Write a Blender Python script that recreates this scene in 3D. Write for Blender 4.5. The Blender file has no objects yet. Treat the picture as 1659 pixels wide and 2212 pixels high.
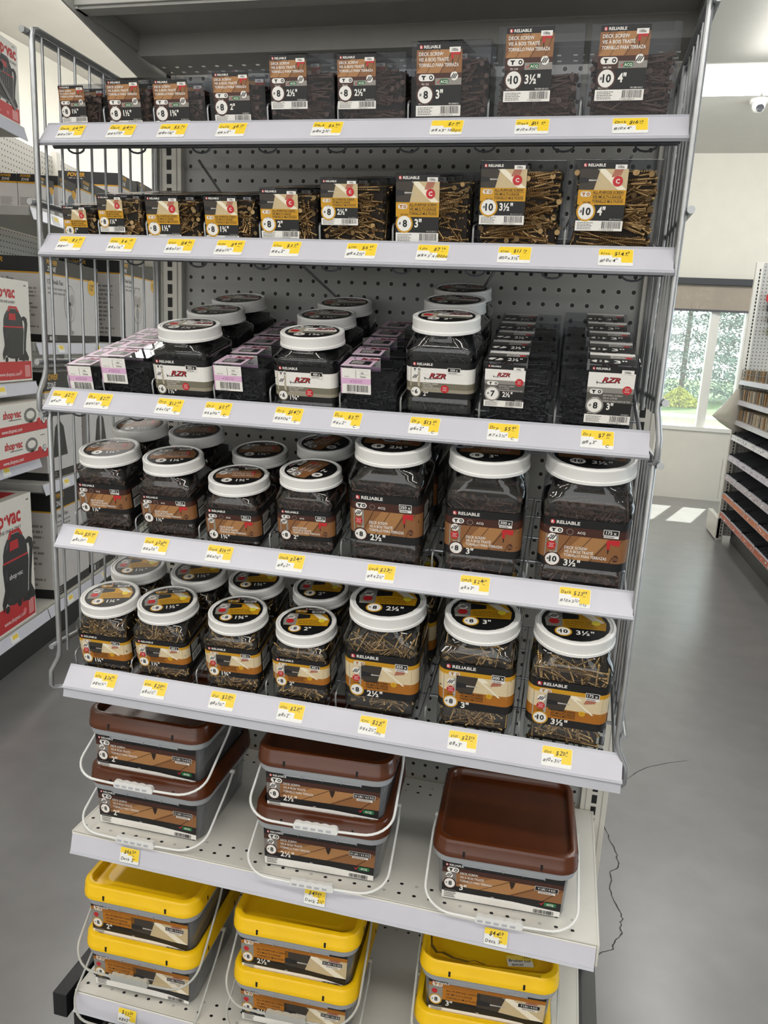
import bpy, bmesh, math, random
import numpy as np
from mathutils import Matrix, Vector

# ------------------------------------------------------------------ units: inches -> metres
S = 0.0254
FL = -67.5                       # floor height in the rack's inch frame
CE = 61.0                        # ceiling height
def P(x, y, z): return Vector(((x-16)*S, y*S, (z-FL)*S))
def T(x, y, z): return Matrix.Translation(P(x, y, z))
RX = lambda a: Matrix.Rotation(a, 4, 'X')
RY = lambda a: Matrix.Rotation(a, 4, 'Y')
RZ = lambda a: Matrix.Rotation(a, 4, 'Z')
sc = bpy.context.scene
COL = sc.collection

# ------------------------------------------------------------------ camera
cam = bpy.data.cameras.new('camera'); camo = bpy.data.objects.new('camera', cam); COL.objects.link(camo)
R_ = ((0.97033466, 0.23607684, 0.0521381), (0.10067133, -0.19847037, -0.97492297), (-0.21980886, 0.95125036, -0.21634885))
mw = Matrix.Identity(4)
for i in range(3):
    mw[i][0] = R_[0][i]; mw[i][1] = -R_[1][i]; mw[i][2] = -R_[2][i]
camo.matrix_world = Matrix.Translation(P(29.35957862, -56.21094078, -13.26541051)) @ mw
cam.sensor_fit = 'VERTICAL'; cam.sensor_height = 36.0; cam.lens = 1640.0/2212*36.0
cam.clip_start = 0.02; cam.clip_end = 200
sc.camera = camo

# ------------------------------------------------------------------ light and exposure
sc.view_settings.view_transform = 'Standard'; sc.view_settings.look = 'None'
sc.view_settings.exposure = 0.0; sc.view_settings.gamma = 1.0
try: sc.view_settings.use_curve_mapping = False
except Exception: pass
sc.cycles.transparent_max_bounces = 40
sc.cycles.max_bounces = 7; sc.cycles.diffuse_bounces = 4; sc.cycles.glossy_bounces = 3
sc.cycles.sample_clamp_indirect = 6.0
sc.cycles.caustics_reflective = False; sc.cycles.caustics_refractive = False
wd = bpy.data.worlds.new('sky'); sc.world = wd; wd.use_nodes = True
bgn = wd.node_tree.nodes['Background']
bgn.inputs[0].default_value = (0.88, 0.94, 1.0, 1); bgn.inputs[1].default_value = 5.0
sun = bpy.data.lights.new('sun', 'SUN'); suno = bpy.data.objects.new('sun', sun); COL.objects.link(suno)
sun.energy = 24.0; sun.angle = 0.01; sun.color = (1.0, 0.96, 0.9)
suno.rotation_euler = Vector((0.33, 1.0, 1.5)).to_track_quat('Z', 'Y').to_euler()
suno.location = P(200, 500, 300)
def area(name, x, y, z, sx, sy, watts, up=False, col=(1.0, 0.975, 0.94)):
    l = bpy.data.lights.new(name, 'AREA'); o = bpy.data.objects.new(name, l); COL.objects.link(o)
    l.shape = 'RECTANGLE'; l.size = sx*S; l.size_y = sy*S; l.energy = watts; l.color = col
    o.location = P(x, y, z)
    if up: o.rotation_euler = (math.pi, 0, 0)
# rows of ceiling tubes over the aisles (out of frame, along the ceiling); each tube also lights the ceiling
for x, y, sx, sy, w in ((20, -78, 220, 10, 52), (20, -170, 220, 10, 60), (-80, 60, 10, 220, 52), (70, 80, 10, 170, 30), (-60, 205, 80, 10, 30)):
    area('ceiling_tubes', x, y, CE-4, sx, sy, w)
    area('ceiling_tubes_upward', x, y, CE-6, sx, sy, w*(.18 if x < -50 else .3), True)
def aim(name, x, y, z, sx, sy, watts, d, col=(1.0, 0.98, 0.95)):
    area(name, x, y, z, sx, sy, watts, False, col)
    COL.objects[-1].rotation_euler = Vector(d).to_track_quat('-Z', 'Y').to_euler()
# added fill lamps: walls, rack front, cool right side
aim('wall_fill', 110, 170, CE-8, 160, 8, 40, (0, 1, -.12))
aim('wall_fill', -70, 120, CE-12, 220, 8, 30, (-1, 0, -.35))
aim('front_fill', 40, -255, 0, 330, 90, 98, (0, 1, .02), (.95, .98, 1.0))
aim('side_cool_fill', 226, 120, -8, 240, 80, 165, (-1, .1, -.05), (.74, .88, 1.0))

# ------------------------------------------------------------------ materials
def lin(c):
    c = c.lstrip('#'); o = []
    for i in (0, 2, 4):
        v = int(c[i:i+2], 16)/255
        o.append(v/12.92 if v <= 0.04045 else ((v+0.055)/1.055)**2.4)
    return (*o, 1.0)
_M = {}
def mat(name, col, rough=0.5, metal=0.0, noise=0.0, nscale=40.0, bump=0.0, spec=0.5, rvar=0.0):
    if name in _M: return _M[name]
    m = bpy.data.materials.new(name); m.use_nodes = True; nt = m.node_tree
    b = nt.nodes['Principled BSDF']
    b.inputs['Roughness'].default_value = rough; b.inputs['Metallic'].default_value = metal
    b.inputs['Specular IOR Level'].default_value = spec
    c = lin(col)
    b.inputs['Base Color'].default_value = c
    if noise or bump or rvar:
        tc = nt.nodes.new('ShaderNodeTexCoord'); n = nt.nodes.new('ShaderNodeTexNoise')
        n.inputs['Scale'].default_value = nscale; n.inputs['Detail'].default_value = 5
        nt.links.new(tc.outputs['Object'], n.inputs['Vector'])
        if noise:
            r = nt.nodes.new('ShaderNodeValToRGB')
            r.color_ramp.elements[0].color = tuple(max(0, v*(1-noise)) for v in c[:3])+(1,)
            r.color_ramp.elements[1].color = tuple(min(1, v*(1+noise)) for v in c[:3])+(1,)
            r.color_ramp.elements[0].position = .3; r.color_ramp.elements[1].position = .7
            nt.links.new(n.outputs['Fac'], r.inputs['Fac']); nt.links.new(r.outputs['Color'], b.inputs['Base Color'])
        if rvar:
            mr = nt.nodes.new('ShaderNodeMapRange'); mr.inputs[3].default_value = rough-rvar; mr.inputs[4].default_value = rough+rvar
            nt.links.new(n.outputs['Fac'], mr.inputs[0]); nt.links.new(mr.outputs[0], b.inputs['Roughness'])
        if bump:
            bp = nt.nodes.new('ShaderNodeBump'); bp.inputs['Strength'].default_value = bump; bp.inputs['Distance'].default_value = 0.002
            nt.links.new(n.outputs['Fac'], bp.inputs['Height']); nt.links.new(bp.outputs['Normal'], b.inputs['Normal'])
    _M[name] = m
    return m
def ink(hexc):                     # printed colour on card, semi-gloss
    return mat('print_'+hexc.lstrip('#'), hexc, 0.42, 0, 0.03, 300)
def clear(name, tint, refl=1.0, rough=0.06, ior=1.45, haze=0.0, hazecol='#d8dade'):
    """thin clear plastic: see-through with a fresnel gloss (and an optional milky share)"""
    if name in _M: return _M[name]
    m = bpy.data.materials.new(name); m.use_nodes = True; nt = m.node_tree; N = nt.nodes
    for n in list(N): N.remove(n)
    out = N.new('ShaderNodeOutputMaterial'); tr = N.new('ShaderNodeBsdfTransparent'); tr.inputs[0].default_value = lin(tint)
    gl = N.new('ShaderNodeBsdfGlossy'); gl.inputs['Roughness'].default_value = rough; gl.inputs[0].default_value = (1, 1, 1, 1)
    lw = N.new('ShaderNodeLayerWeight'); lw.inputs[0].default_value = .5          # schlick on |cos|, same from both sides
    pw = N.new('ShaderNodeMath'); pw.operation = 'POWER'; pw.inputs[1].default_value = 5; nt.links.new(lw.outputs['Facing'], pw.inputs[0])
    f0 = ((ior-1)/(ior+1))**2
    ma = N.new('ShaderNodeMath'); ma.operation = 'MULTIPLY_ADD'; ma.inputs[1].default_value = 1-f0; ma.inputs[2].default_value = f0; nt.links.new(pw.outputs[0], ma.inputs[0])
    mu = N.new('ShaderNodeMath'); mu.operation = 'MULTIPLY'; mu.inputs[1].default_value = refl; mu.use_clamp = True
    nt.links.new(ma.outputs[0], mu.inputs[0])
    base = tr.outputs[0]
    if haze:
        df = N.new('ShaderNodeBsdfDiffuse'); df.inputs[0].default_value = lin(hazecol)
        mx = N.new('ShaderNodeMixShader'); mx.inputs[0].default_value = haze
        nt.links.new(tr.outputs[0], mx.inputs[1]); nt.links.new(df.outputs[0], mx.inputs[2]); base = mx.outputs[0]
    m2 = N.new('ShaderNodeMixShader')
    nt.links.new(mu.outputs[0], m2.inputs[0]); nt.links.new(base, m2.inputs[1]); nt.links.new(gl.outputs[0], m2.inputs[2])
    nt.links.new(m2.outputs[0], out.inputs[0])
    _M[name] = m
    return m
def pegmat(name, col, hole='#0b0b0c', ax=(0, 2), r=0.155, rough=0.45, pitch=1.0):
    """painted steel sheet punched with round holes on a one inch pitch (object space)"""
    if name in _M: return _M[name]
    m = bpy.data.materials.new(name); m.use_nodes = True; nt = m.node_tree; N = nt.nodes; b = N['Principled BSDF']
    b.inputs['Roughness'].default_value = rough
    tc = N.new('ShaderNodeTexCoord'); sp = N.new('ShaderNodeSeparateXYZ'); nt.links.new(tc.outputs['Object'], sp.inputs[0])
    ds = []
    for a in ax:
        mm = N.new('ShaderNodeMath'); mm.operation = 'MULTIPLY_ADD'; mm.inputs[1].default_value = 1/(S*pitch); mm.inputs[2].default_value = 0.5
        nt.links.new(sp.outputs[a], mm.inputs[0])
        f = N.new('ShaderNodeMath'); f.operation = 'FRACT'; nt.links.new(mm.outputs[0], f.inputs[0])
        s = N.new('ShaderNodeMath'); s.operation = 'SUBTRACT'; s.inputs[1].default_value = .5; nt.links.new(f.outputs[0], s.inputs[0])
        q = N.new('ShaderNodeMath'); q.operation = 'MULTIPLY'; nt.links.new(s.outputs[0], q.inputs[0]); nt.links.new(s.outputs[0], q.inputs[1]); ds.append(q)
    ad = N.new('ShaderNodeMath'); ad.operation = 'ADD'; nt.links.new(ds[0].outputs[0], ad.inputs[0]); nt.links.new(ds[1].outputs[0], ad.inputs[1])
    sq = N.new('ShaderNodeMath'); sq.operation = 'SQRT'; nt.links.new(ad.outputs[0], sq.inputs[0])
    rp = N.new('ShaderNodeValToRGB'); e = rp.color_ramp.elements
    k = r/pitch
    e[0].position = k*.9; e[0].color = lin(hole); e[1].position = k; e[1].color = lin('#c4c4c0') if hole == '#0b0b0c' else lin(col)
    x = rp.color_ramp.elements.new(k*1.35); x.color = lin(col)
    nt.links.new(sq.outputs[0], rp.inputs[0]); nt.links.new(rp.outputs[0], b.inputs['Base Color'])
    _M[name] = m
    return m

STEEL = mat('zinc_wire', '#a9abad', .34, .75, .08, 60)
STEELD = mat('dark_wire', '#5b5e62', .4, .7, .08, 60)
PAINT = mat('white_shelf_paint', '#d9d6cd', .38, 0, .02, 30)
PAINTG = mat('grey_shelf_paint', '#b4b3ae', .42, 0, .03, 30)
RAIL = mat('price_rail_plastic', '#cdccd6', .25, 0, .02, 20)
RAILG = mat('price_rail_lip', '#b9bac2', .3, 0, .02, 20)
BLACKP = mat('black_base_paint', '#16171a', .4, 0, .05, 20)
WHITEP = mat('white_lid_plastic', '#ecebe8', .35, 0, .015, 30)
CLEARB = clear('clear_box_plastic', '#e9eaed', .5, .03)
CLEARJ = clear('clear_jar_plastic', '#eef0f0', 1.5, .05, 1.5)
TUB = clear('milky_tub_plastic', '#c4c7cb', .9, .15, 1.45, .3, '#b9bcc1')
COLLAR = clear('milky_collar_plastic', '#d4d8dc', .9, .15, 1.45, .62, '#c3c7cc')
BAIL = mat('white_bail_plastic', '#e9e9e6', .3, 0, .01, 30)
BAILC = clear('natural_bail_plastic', '#d8d8d4', 1.0, .2, 1.45, .62, '#d6d6d0')
BROWN = mat('brown_lid_plastic', '#54280f', .24, 0, .05, 25, 0, .5)
YELLOW = mat('yellow_lid_plastic', '#f4c40f', .3, 0, .03, 25)
DARK = mat('slot_dark', '#0c0c0d', .6)
SCR = {'deck': mat('brown_coated_screw', '#49332b', .42, .25, .2, 90),
       'zinc': mat('yellow_zinc_screw', '#a08358', .25, .92, .2, 30),
       'dry': mat('black_phosphate_screw', '#26272a', .45, .3, .2, 90)}
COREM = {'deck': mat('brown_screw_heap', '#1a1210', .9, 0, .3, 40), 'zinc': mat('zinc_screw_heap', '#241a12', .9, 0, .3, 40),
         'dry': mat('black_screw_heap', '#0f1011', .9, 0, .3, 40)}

# ------------------------------------------------------------------ mesh builder (local inches)
class MB:
    def __init__(s): s.v = []; s.f = []; s.m = []; s.sm = []; s.mats = []; s.n = 0
    def mi(s, m):
        if m not in s.mats: s.mats.append(m)
        return s.mats.index(m)
    def add(s, vs, fs, m, smooth=False):
        k = s.n; s.v.extend(tuple(map(float, q)) for q in vs); s.n += len(vs)
        i = s.mi(m)
        for f in fs: s.f.append([a+k for a in f])
        s.m.extend([i]*len(fs)); s.sm.extend([smooth]*len(fs))
    def box(s, x0, y0, z0, x1, y1, z1, m, bev=0.0):
        if bev <= 0:
            v = [(x, y, z) for z in (z0, z1) for y in (y0, y1) for x in (x0, x1)]
            s.add(v, [(0, 2, 3, 1), (4, 5, 7, 6), (0, 1, 5, 4), (2, 6, 7, 3), (0, 4, 6, 2), (1, 3, 7, 5)], m); return
        bm = bmesh.new(); bmesh.ops.create_cube(bm, size=1)
        for q in bm.verts: q.co = Vector((x0+(q.co.x+.5)*(x1-x0), y0+(q.co.y+.5)*(y1-y0), z0+(q.co.z+.5)*(z1-z0)))
        bmesh.ops.bevel(bm, geom=bm.edges[:], offset=bev, segments=2, affect='EDGES', profile=.6)
        bm.verts.index_update()
        s.add([q.co[:] for q in bm.verts], [[q.index for q in f.verts] for f in bm.faces], m); bm.free()
    def tube(s, pts, r, m, n=8, closed=False, caps=True):
        pts = [Vector(p) for p in pts]; vs = []; fs = []; N = len(pts)
        up = None
        for i, p in enumerate(pts):
            a = pts[(i-1) % N] if (i > 0 or closed) else p; b = pts[(i+1) % N] if (i < N-1 or closed) else p
            d = (b-a).normalized()
            if up is None: up = Vector((0, 0, 1)) if abs(d.z) < .9 else Vector((1, 0, 0))
            x = d.cross(up); x.normalize(); up = x.cross(d); up.normalize()
            rr = r[i] if isinstance(r, (list, tuple)) else r
            for k in range(n):
                t = 2*math.pi*k/n; vs.append(p+x*(rr*math.cos(t))+up*(rr*math.sin(t)))
        for i in range(N if closed else N-1):
            j = (i+1) % N
            for k in range(n):
                k2 = (k+1) % n; fs.append((i*n+k, i*n+k2, j*n+k2, j*n+k))
        s.add(vs, fs, m, True)
        if caps and not closed:
            s.add(vs[:n], [tuple(range(n))], m); s.add(vs[-n:], [tuple(reversed(range(n)))], m)
    def loft(s, rings, m, smooth=True, cap0=True, cap1=True):
        n = len(rings[0]); vs = [p for r in rings for p in r]; fs = []
        for i in range(len(rings)-1):
            for k in range(n):
                k2 = (k+1) % n; fs.append((i*n+k, i*n+k2, (i+1)*n+k2, (i+1)*n+k))
        s.add(vs, fs, m, smooth)
        if cap0: s.add(rings[0], [tuple(reversed(range(n)))], m)
        if cap1: s.add(rings[-1], [tuple(range(n))], m)
    def poly(s, pts, m): s.add(pts, [tuple(range(len(pts)))], m)
    def prism(s, pts, y0, y1, m):        # outline in (x,z) pushed along y
        n = len(pts); v = [(x, y0, z) for x, z in pts]+[(x, y1, z) for x, z in pts]
        s.add(v, [tuple(range(n)), tuple(reversed(range(n, 2*n)))]+[(k, n+k, n+(k+1) % n, (k+1) % n) for k in range(n)], m)
    def prismx(s, pts, x0, x1, m):       # outline in (y,z) pushed along x
        n = len(pts); v = [(x0, y, z) for y, z in pts]+[(x1, y, z) for y, z in pts]
        s.add(v, [tuple(reversed(range(n))), tuple(range(n, 2*n))]+[(k, (k+1) % n, n+(k+1) % n, n+k) for k in range(n)], m)
    def mesh(s, name):
        me = bpy.data.meshes.new(name)
        a = np.array(s.v, dtype=np.float64)*S if s.v else np.zeros((0, 3))
        me.from_pydata(a.tolist(), [], s.f)
        for m in s.mats: me.materials.append(m)
        me.polygons.foreach_set('material_index', s.m); me.polygons.foreach_set('use_smooth', s.sm)
        me.update()
        if any(s.sm): me.set_sharp_from_angle(angle=math.radians(42))
        return me
    def build(s, name, parent=None, M=None):
        return put(name, s.mesh(name), parent, M)
def put(name, me, parent=None, M=None):
    o = bpy.data.objects.new(name, me); COL.objects.link(o)
    if parent is not None: o.parent = parent
    if M is not None: o.matrix_local = M
    return o
def tag(o, label, cat, group=None):
    o['label'] = label; o['category'] = cat
    if group: o['group'] = group
    return o
def thing(name, label, cat, M, group=None):
    o = bpy.data.objects.new(name, None); COL.objects.link(o); o.empty_display_size = .05
    o.matrix_world = M
    return tag(o, label, cat, group)
def dup(o, M, label, group=None, skip=()):
    def cp(q, par):
        c = q.copy(); COL.objects.link(c)
        if par is not None: c.parent = par
        for ch in KIDS.get(q.name, ()):
            if ch.name.split('.')[0] not in skip: cp(ch, c)
        return c
    c = cp(o, None); c.matrix_world = M; c['label'] = label
    if group: c['group'] = group
    return c
KIDS = {}
def kids():
    KIDS.clear()
    for o in bpy.data.objects:
        if o.parent: KIDS.setdefault(o.parent.name, []).append(o)
def struct(o): o['kind'] = 'structure'; return o

# ------------------------------------------------------------------ printing
_G = {}
def glyphs(t, bold, shear):
    k = (t, bold, shear)
    if k not in _G:
        c = bpy.data.curves.new('t', 'FONT'); c.body = t; c.resolution_u = 2; c.offset = bold; c.shear = shear
        o = bpy.data.objects.new('t', c); me = bpy.data.meshes.new_from_object(o)
        v = [(q.co.x, q.co.y) for q in me.vertices]; f = [tuple(p.vertices) for p in me.polygons]
        bpy.data.objects.remove(o); bpy.data.curves.remove(c); bpy.data.meshes.remove(me)
        xs = [q[0] for q in v] or [0]
        _G[k] = (v, f, min(xs), max(xs))
    return _G[k]
BLK = '#121213'; WHT = '#ece9e4'; OFF = '#dcd8d0'; WOOD = '#8c5f39'; WOODL = '#a97a4c'; PLK = '#4a2c17'; DBR = '#43231a'
GRY = '#8f8a84'; RED = '#c1272d'; GRN = '#1f6a3c'; GLD = '#cc961a'; GLDD = '#b06f16'; BEI = '#dcc9a4'; MIC = '#6d6b68'; PNK = '#dcb0d2'
class Print:
    """flat artwork: (u, w) on the sheet, layer number = how far it stands off"""
    def __init__(s, mb, fn=None, step=.004): s.b = mb; s.fn = fn or (lambda u, w, h: (u, -h, w)); s.st = step
    def _p(s, pts, L): return [s.fn(u, w, L*s.st) for u, w in pts]
    def poly(s, pts, c, L): s.b.poly(s._p(pts, L), ink(c))
    def rect(s, u0, w0, u1, w1, c, L): s.poly([(u0, w0), (u1, w0), (u1, w1), (u0, w1)], c, L)
    def rr(s, u0, w0, u1, w1, r, c, L):
        pts = []
        for cx, cy, a in ((u1-r, w0+r, -90), (u1-r, w1-r, 0), (u0+r, w1-r, 90), (u0+r, w0+r, 180)):
            for k in range(5): t = math.radians(a+k*22.5); pts.append((cx+r*math.cos(t), cy+r*math.sin(t)))
        s.poly(pts, c, L)
    def circ(s, u, w, r, c, L, n=20, e=1.0): s.poly([(u+r*math.cos(2*math.pi*k/n), w+r*e*math.sin(2*math.pi*k/n)) for k in range(n)], c, L)
    def text(s, t, u, w, size, c, L, bold=.0, shear=0., al='l', fit=None, sx=1.0, rot=0.):
        v, f, x0, x1 = glyphs(t, bold, shear)
        if not v: return
        k = size/.68; wd = (x1-x0)*k*sx
        if fit and wd > fit: sx *= fit/wd; wd = fit
        o = {'l': 0, 'c': wd/2, 'r': wd}[al]; ca, sa = math.cos(rot), math.sin(rot)
        q = [((a-x0)*k*sx-o, b*k) for a, b in v]
        s.b.add([s.fn(u+a*ca-b*sa, w+a*sa+b*ca, L*s.st) for a, b in q], f, ink(c))
    def bars(s, u0, w0, u1, w1, c, L, seed=1):
        r = random.Random(seed); u = u0
        while u < u1:
            a = (u1-u0)*r.choice((.012, .02, .03)); s.rect(u, w0, min(u+a, u1), w1, c, L); u += a+(u1-u0)*r.choice((.012, .02, .028))
    def micro(s, u0, w0, u1, w1, n, c, L, seed=1):
        r = random.Random(seed); h = (w1-w0)/n
        for i in range(n):
            w = w1-(i+1)*h; u = u0; end = u0+(u1-u0)*r.uniform(.6, 1)
            while u < end:
                a = (u1-u0)*r.uniform(.05, .16); s.rect(u, w+h*.3, min(u+a, end), w+h*.75, c, L); u += a+(u1-u0)*.02
    def logo(s, u, w, h, L, full=True):
        s.poly([(u+h*.62*math.cos(math.radians(60*k+30)), w+h*.5+h*.62*math.sin(math.radians(60*k+30))) for k in range(6)], RED, L)
        s.text('R', u, w+h*.12, h*.72, WHT, L+1, .03, al='c')
        if full: s.text('RELIABLE', u+h*.9, w+h*.1, h*.8, WHT, L, .025, sx=1.15, fit=h*6.0)
    def pill(s, u0, w0, u1, w1, c, d, L):
        h = w1-w0; s.rr(u0, w0, u1, w1, h*.48, c, L); a = u0+(u1-u0)*.32; m = (w0+w1)/2
        s.poly([(a-h*.45, m+h*.3), (a-h*.12, m), (a-h*.12, m-h*.34), (a+h*.12, m-h*.34), (a+h*.12, m), (a+h*.45, m+h*.3)], d, L+1)
        b = u1-h*.55; s.circ(b, m, h*.33, d, L+1); s.circ(b, m, h*.15, c, L+2)
    def screwicon(s, u, w, r, L):
        s.circ(u, w, r, WHT, L)
        for k in (-.45, 0, .45): s.poly([(u+r*(k-.5), w-r*.5), (u+r*(k-.28), w-r*.62), (u+r*(k+.45), w+r*.5), (u+r*(k+.25), w+r*.6)], BLK, L+1)
    def num(s, u, w, r, g, L, ring=None):
        if ring: s.circ(u, w, r*1.22, ring, L, 28)
        s.circ(u, w, r, WHT, L+1, 28)
        s.text(g, u+r*.1, w-r*.42, r*.86, BLK, L+2, .035, al='c', fit=r*1.2); s.text('#', u-r*.62, w-r*.12, r*.34, BLK, L+2, .02, al='c')
    def wood(s, u0, w0, u1, w1, L, drill=True, seed=0):
        s.rect(u0, w0, u1, w1, WOOD, L); W = u1-u0; H = w1-w0
        s.poly([(u0, w0), (u0+W*.5, w0), (u0+W*.78, w1), (u0+W*.35, w1)], WOODL, L+1)
        for k in (-.1, .22, .52, .82):
            a = max(u0, u0+W*k); 
            s.poly([(u0+W*max(k, 0), w0 if k >= 0 else w0+H*.2), (u0+W*max(k, 0)+W*.012, w0 if k >= 0 else w0+H*.2), (u0+W*min(k+.3, 1), w1), (u0+W*min(k+.285, .99), w1)], PLK, L+2)
        if drill:
            a = u0+W*.8; s.poly([(a-W*.03, w1-H*.42), (a+W*.01, w1-H*.42), (a+W*.02, w1-H*.05), (a-W*.05, w1-H*.05)], RED, L+3)
            s.poly([(a+W*.04, w1-H*.22), (a+W*.15, w1-H*.25), (a+W*.16, w1-H*.02), (a-W*.02, w1-H*.02)], RED, L+3)
            s.poly([(a-W*.015, w1-H*.6), (a-W*.002, w1-H*.6), (a+W*.002, w1-H*.42), (a-W*.02, w1-H*.42)], BLK, L+3)
    def workshop(s, u0, w0, u1, w1, L):       # pale board, drill at the left, hand at the right
        W = u1-u0; H = w1-w0; s.rect(u0, w0, u1, w1, '#c9b48c', L)
        s.poly([(u0, w0), (u0+W*.32, w0), (u0+W*.42, w1), (u0, w1)], '#3a332c', L+1)
        s.poly([(u0+W*.36, w1), (u0+W*.52, w1), (u1, w0), (u0+W*.82, w0)], '#efe6d0', L+1)
        s.poly([(u0, w0+H*.3), (u0+W*.2, w0+H*.34), (u0+W*.2, w0+H*.56), (u0, w0+H*.62)], '#1d1d1f', L+2)
        s.poly([(u0+W*.2, w0+H*.42), (u0+W*.42, w0+H*.44), (u0+W*.42, w0+H*.48), (u0+W*.2, w0+H*.5)], '#b9b6b0', L+2)
        for k in range(4): s.poly([(u0+W*(.66+.05*k), w0+H*(.62+.03*k)), (u0+W*(.70+.05*k), w0+H*(.6+.03*k)), (u0+W*(.78+.04*k), w1), (u0+W*(.72+.04*k), w1)], '#b0705a', L+2)

T3 = ('DECK SCREW', 'VIS À BOIS TRAITÉ', 'TORNILLO PARA TERRAZA')
Z3 = ('ALL-PURPOSE SCREW', 'VIS MULTI-USAGE', 'TORNILLO MULTIUSOS')
D3 = ('DRYWALL SCREW', 'VIS À GYPSE', 'TORNILLO PARA MUROS DE YESO')
def code_panel(p, W, H, codes, L=2, top=.15):
    p.rect(0, 0, W, top*H, WHT, L)
    p.micro(.04*W, .015*H, .5*W, (top-.02)*H, 5, MIC, L+1, 7); p.bars(.56*W, .035*H, .96*W, (top-.01)*H, BLK, L+1, len(codes[-1])+int(W*37))
    p.text(codes[3], .52*W, .006*H, .022*H, BLK, L+1, 0, fit=.46*W)
    p.text(codes[1], .05*W, (top+.012)*H, .022*H, WHT, L+1); p.text(codes[2], .96*W, (top+.012)*H, .022*H, WHT, L+1, al='r')
def deck_card(p, W, H, g, size, codes):
    p.rect(0, 0, W, H, BLK, 1)
    p.logo(.1*W, .93*H, .048*H, 3); p.rect(.72*W, .875*H, .96*W, .945*H, WHT, 6); p.text('100x', .84*W, .892*H, .036*H, BLK, 7, .02, al='c', fit=.2*W)
    p.wood(0, .60*H, W, .915*H, 2)
    for i, t in enumerate(T3): p.text(t, .05*W, (.835-.075*i)*H, .046*H, WHT, 6, .018, fit=(.54, .66, .88)[i]*W)
    p.rect(0, .43*H, W, .60*H, DBR, 2); p.rect(.42*W, .435*H, W, .53*H, GRY, 3)
    p.pill(.05*W, .49*H, .4*W, .585*H, WHT, BLK, 4); p.screwicon(.84*W, .555*H, .085*W, 4)
    p.poly([(.46*W, .475*H), (.49*W, .455*H), (.55*W, .52*H), (.49*W, .48*H)], RED, 4)
    p.rr(.52*W, .447*H, .72*W, .515*H, .03*H, GRN, 4); p.text('ACQ', .62*W, .462*H, .036*H, WHT, 5, .02, al='c', fit=.17*W)
    p.num(.2*W, .30*H, .165*W, g, 3, DBR); p.text(codes[0], .2*W, .435*H, .026*H, WHT, 6, al='c')
    p.text(size, .44*W, .25*H, .115*H, WHT, 3, .03, fit=.46*W, sx=.85)
    code_panel(p, W, H, codes)
def zinc_card(p, W, H, g, size, codes):
    p.rect(0, 0, W, H, BLK, 1)
    p.logo(.1*W, .93*H, .048*H, 3); p.workshop(0, .60*H, W, .90*H, 2)
    p.rect(.72*W, .895*H, .96*W, .96*H, WHT, 6); p.text('100x', .84*W, .91*H, .036*H, BLK, 7, .02, al='c', fit=.2*W)
    p.circ(.8*W, .725*H, .105*W, RED, 6); p.text('C', .8*W, .695*H, .06*H, WHT, 7, .03, al='c')
    p.rect(0, .385*H, W, .60*H, GLD, 2)
    p.pill(.05*W, .5*H, .27*W, .575*H, OFF, GLDD, 4)
    for i, t in enumerate(Z3):
        p.text(t, .31*W, (.545-.065*i)*H, .038*H, BLK, 4, .014, fit=.64*W)
        if i: p.rect(.31*W, (.545-.065*i+.05)*H, .96*W, (.545-.065*i+.054)*H, BLK, 4)
    p.rect(.0, .155*H, W, .385*H, BLK, 3)
    p.num(.2*W, .285*H, .165*W, g, 4, GLD); p.text(codes[0], .2*W, .405*H, .026*H, BLK, 7, al='c')
    p.text(size, .44*W, .235*H, .115*H, WHT, 4, .03, fit=.47*W, sx=.85)
    code_panel(p, W, H, codes)
def razor(p, u, w, s, L):
    p.text('RZR', u, w, s, BLK, L, .04, .35, sx=1.25); p.text('RZR', u-.02*s, w+.05*s, s, '#a51e26', L+1, .015, .35, sx=1.25)
    p.poly([(u-s*1.1, w+s*.3), (u-s*.9, w-s*.5), (u-s*.8, w-s*.1), (u-s*.2, w-s*.25), (u+s*2.2, w-s*.05), (u-s*.2, w-s*.12), (u-s*.85, w+s*.02)], BLK, L)
def dry_card(p, W, H, g, size, codes):
    p.rect(0, 0, W, H, BLK, 1); p.logo(.1*W, .93*H, .042*H, 3)
    p.rect(.0, .63*H, W, .885*H, WHT, 2); p.rect(.7*W, .87*H, .96*W, .945*H, WHT, 6); p.text('100x', .83*W, .888*H, .038*H, BLK, 7, .02, al='c', fit=.22*W)
    razor(p, .3*W, .72*H, .085*H, 4)
    p.rect(0, .37*H, W, .63*H, '#55524e', 2); p.rect(0, .54*H, W, .63*H, GRY, 3)
    p.pill(.06*W, .51*H, .34*W, .60*H, WHT, BLK, 4); p.circ(.86*W, .6*H, .1*W, RED, 5)
    for i, t in enumerate(('Coarse', 'Gros', 'Grueso')): p.text(t, .86*W, (.625-.03*i)*H, .02*H, WHT, 6, .01, al='c')
    for i, t in enumerate(D3): p.text(t, .36*W, (.485-.05*i)*H, .03*H, OFF, 5, fit=(.42, .32, .6)[i]*W)
    p.num(.2*W, .31*H, .16*W, g, 4, GRY); p.text(codes[0], .2*W, .435*H, .024*H, WHT, 7, al='c')
    p.text(size, .46*W, .25*H, .11*H, WHT, 4, .03, fit=.42*W, sx=.85)
    code_panel(p, W, H, codes)
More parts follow.
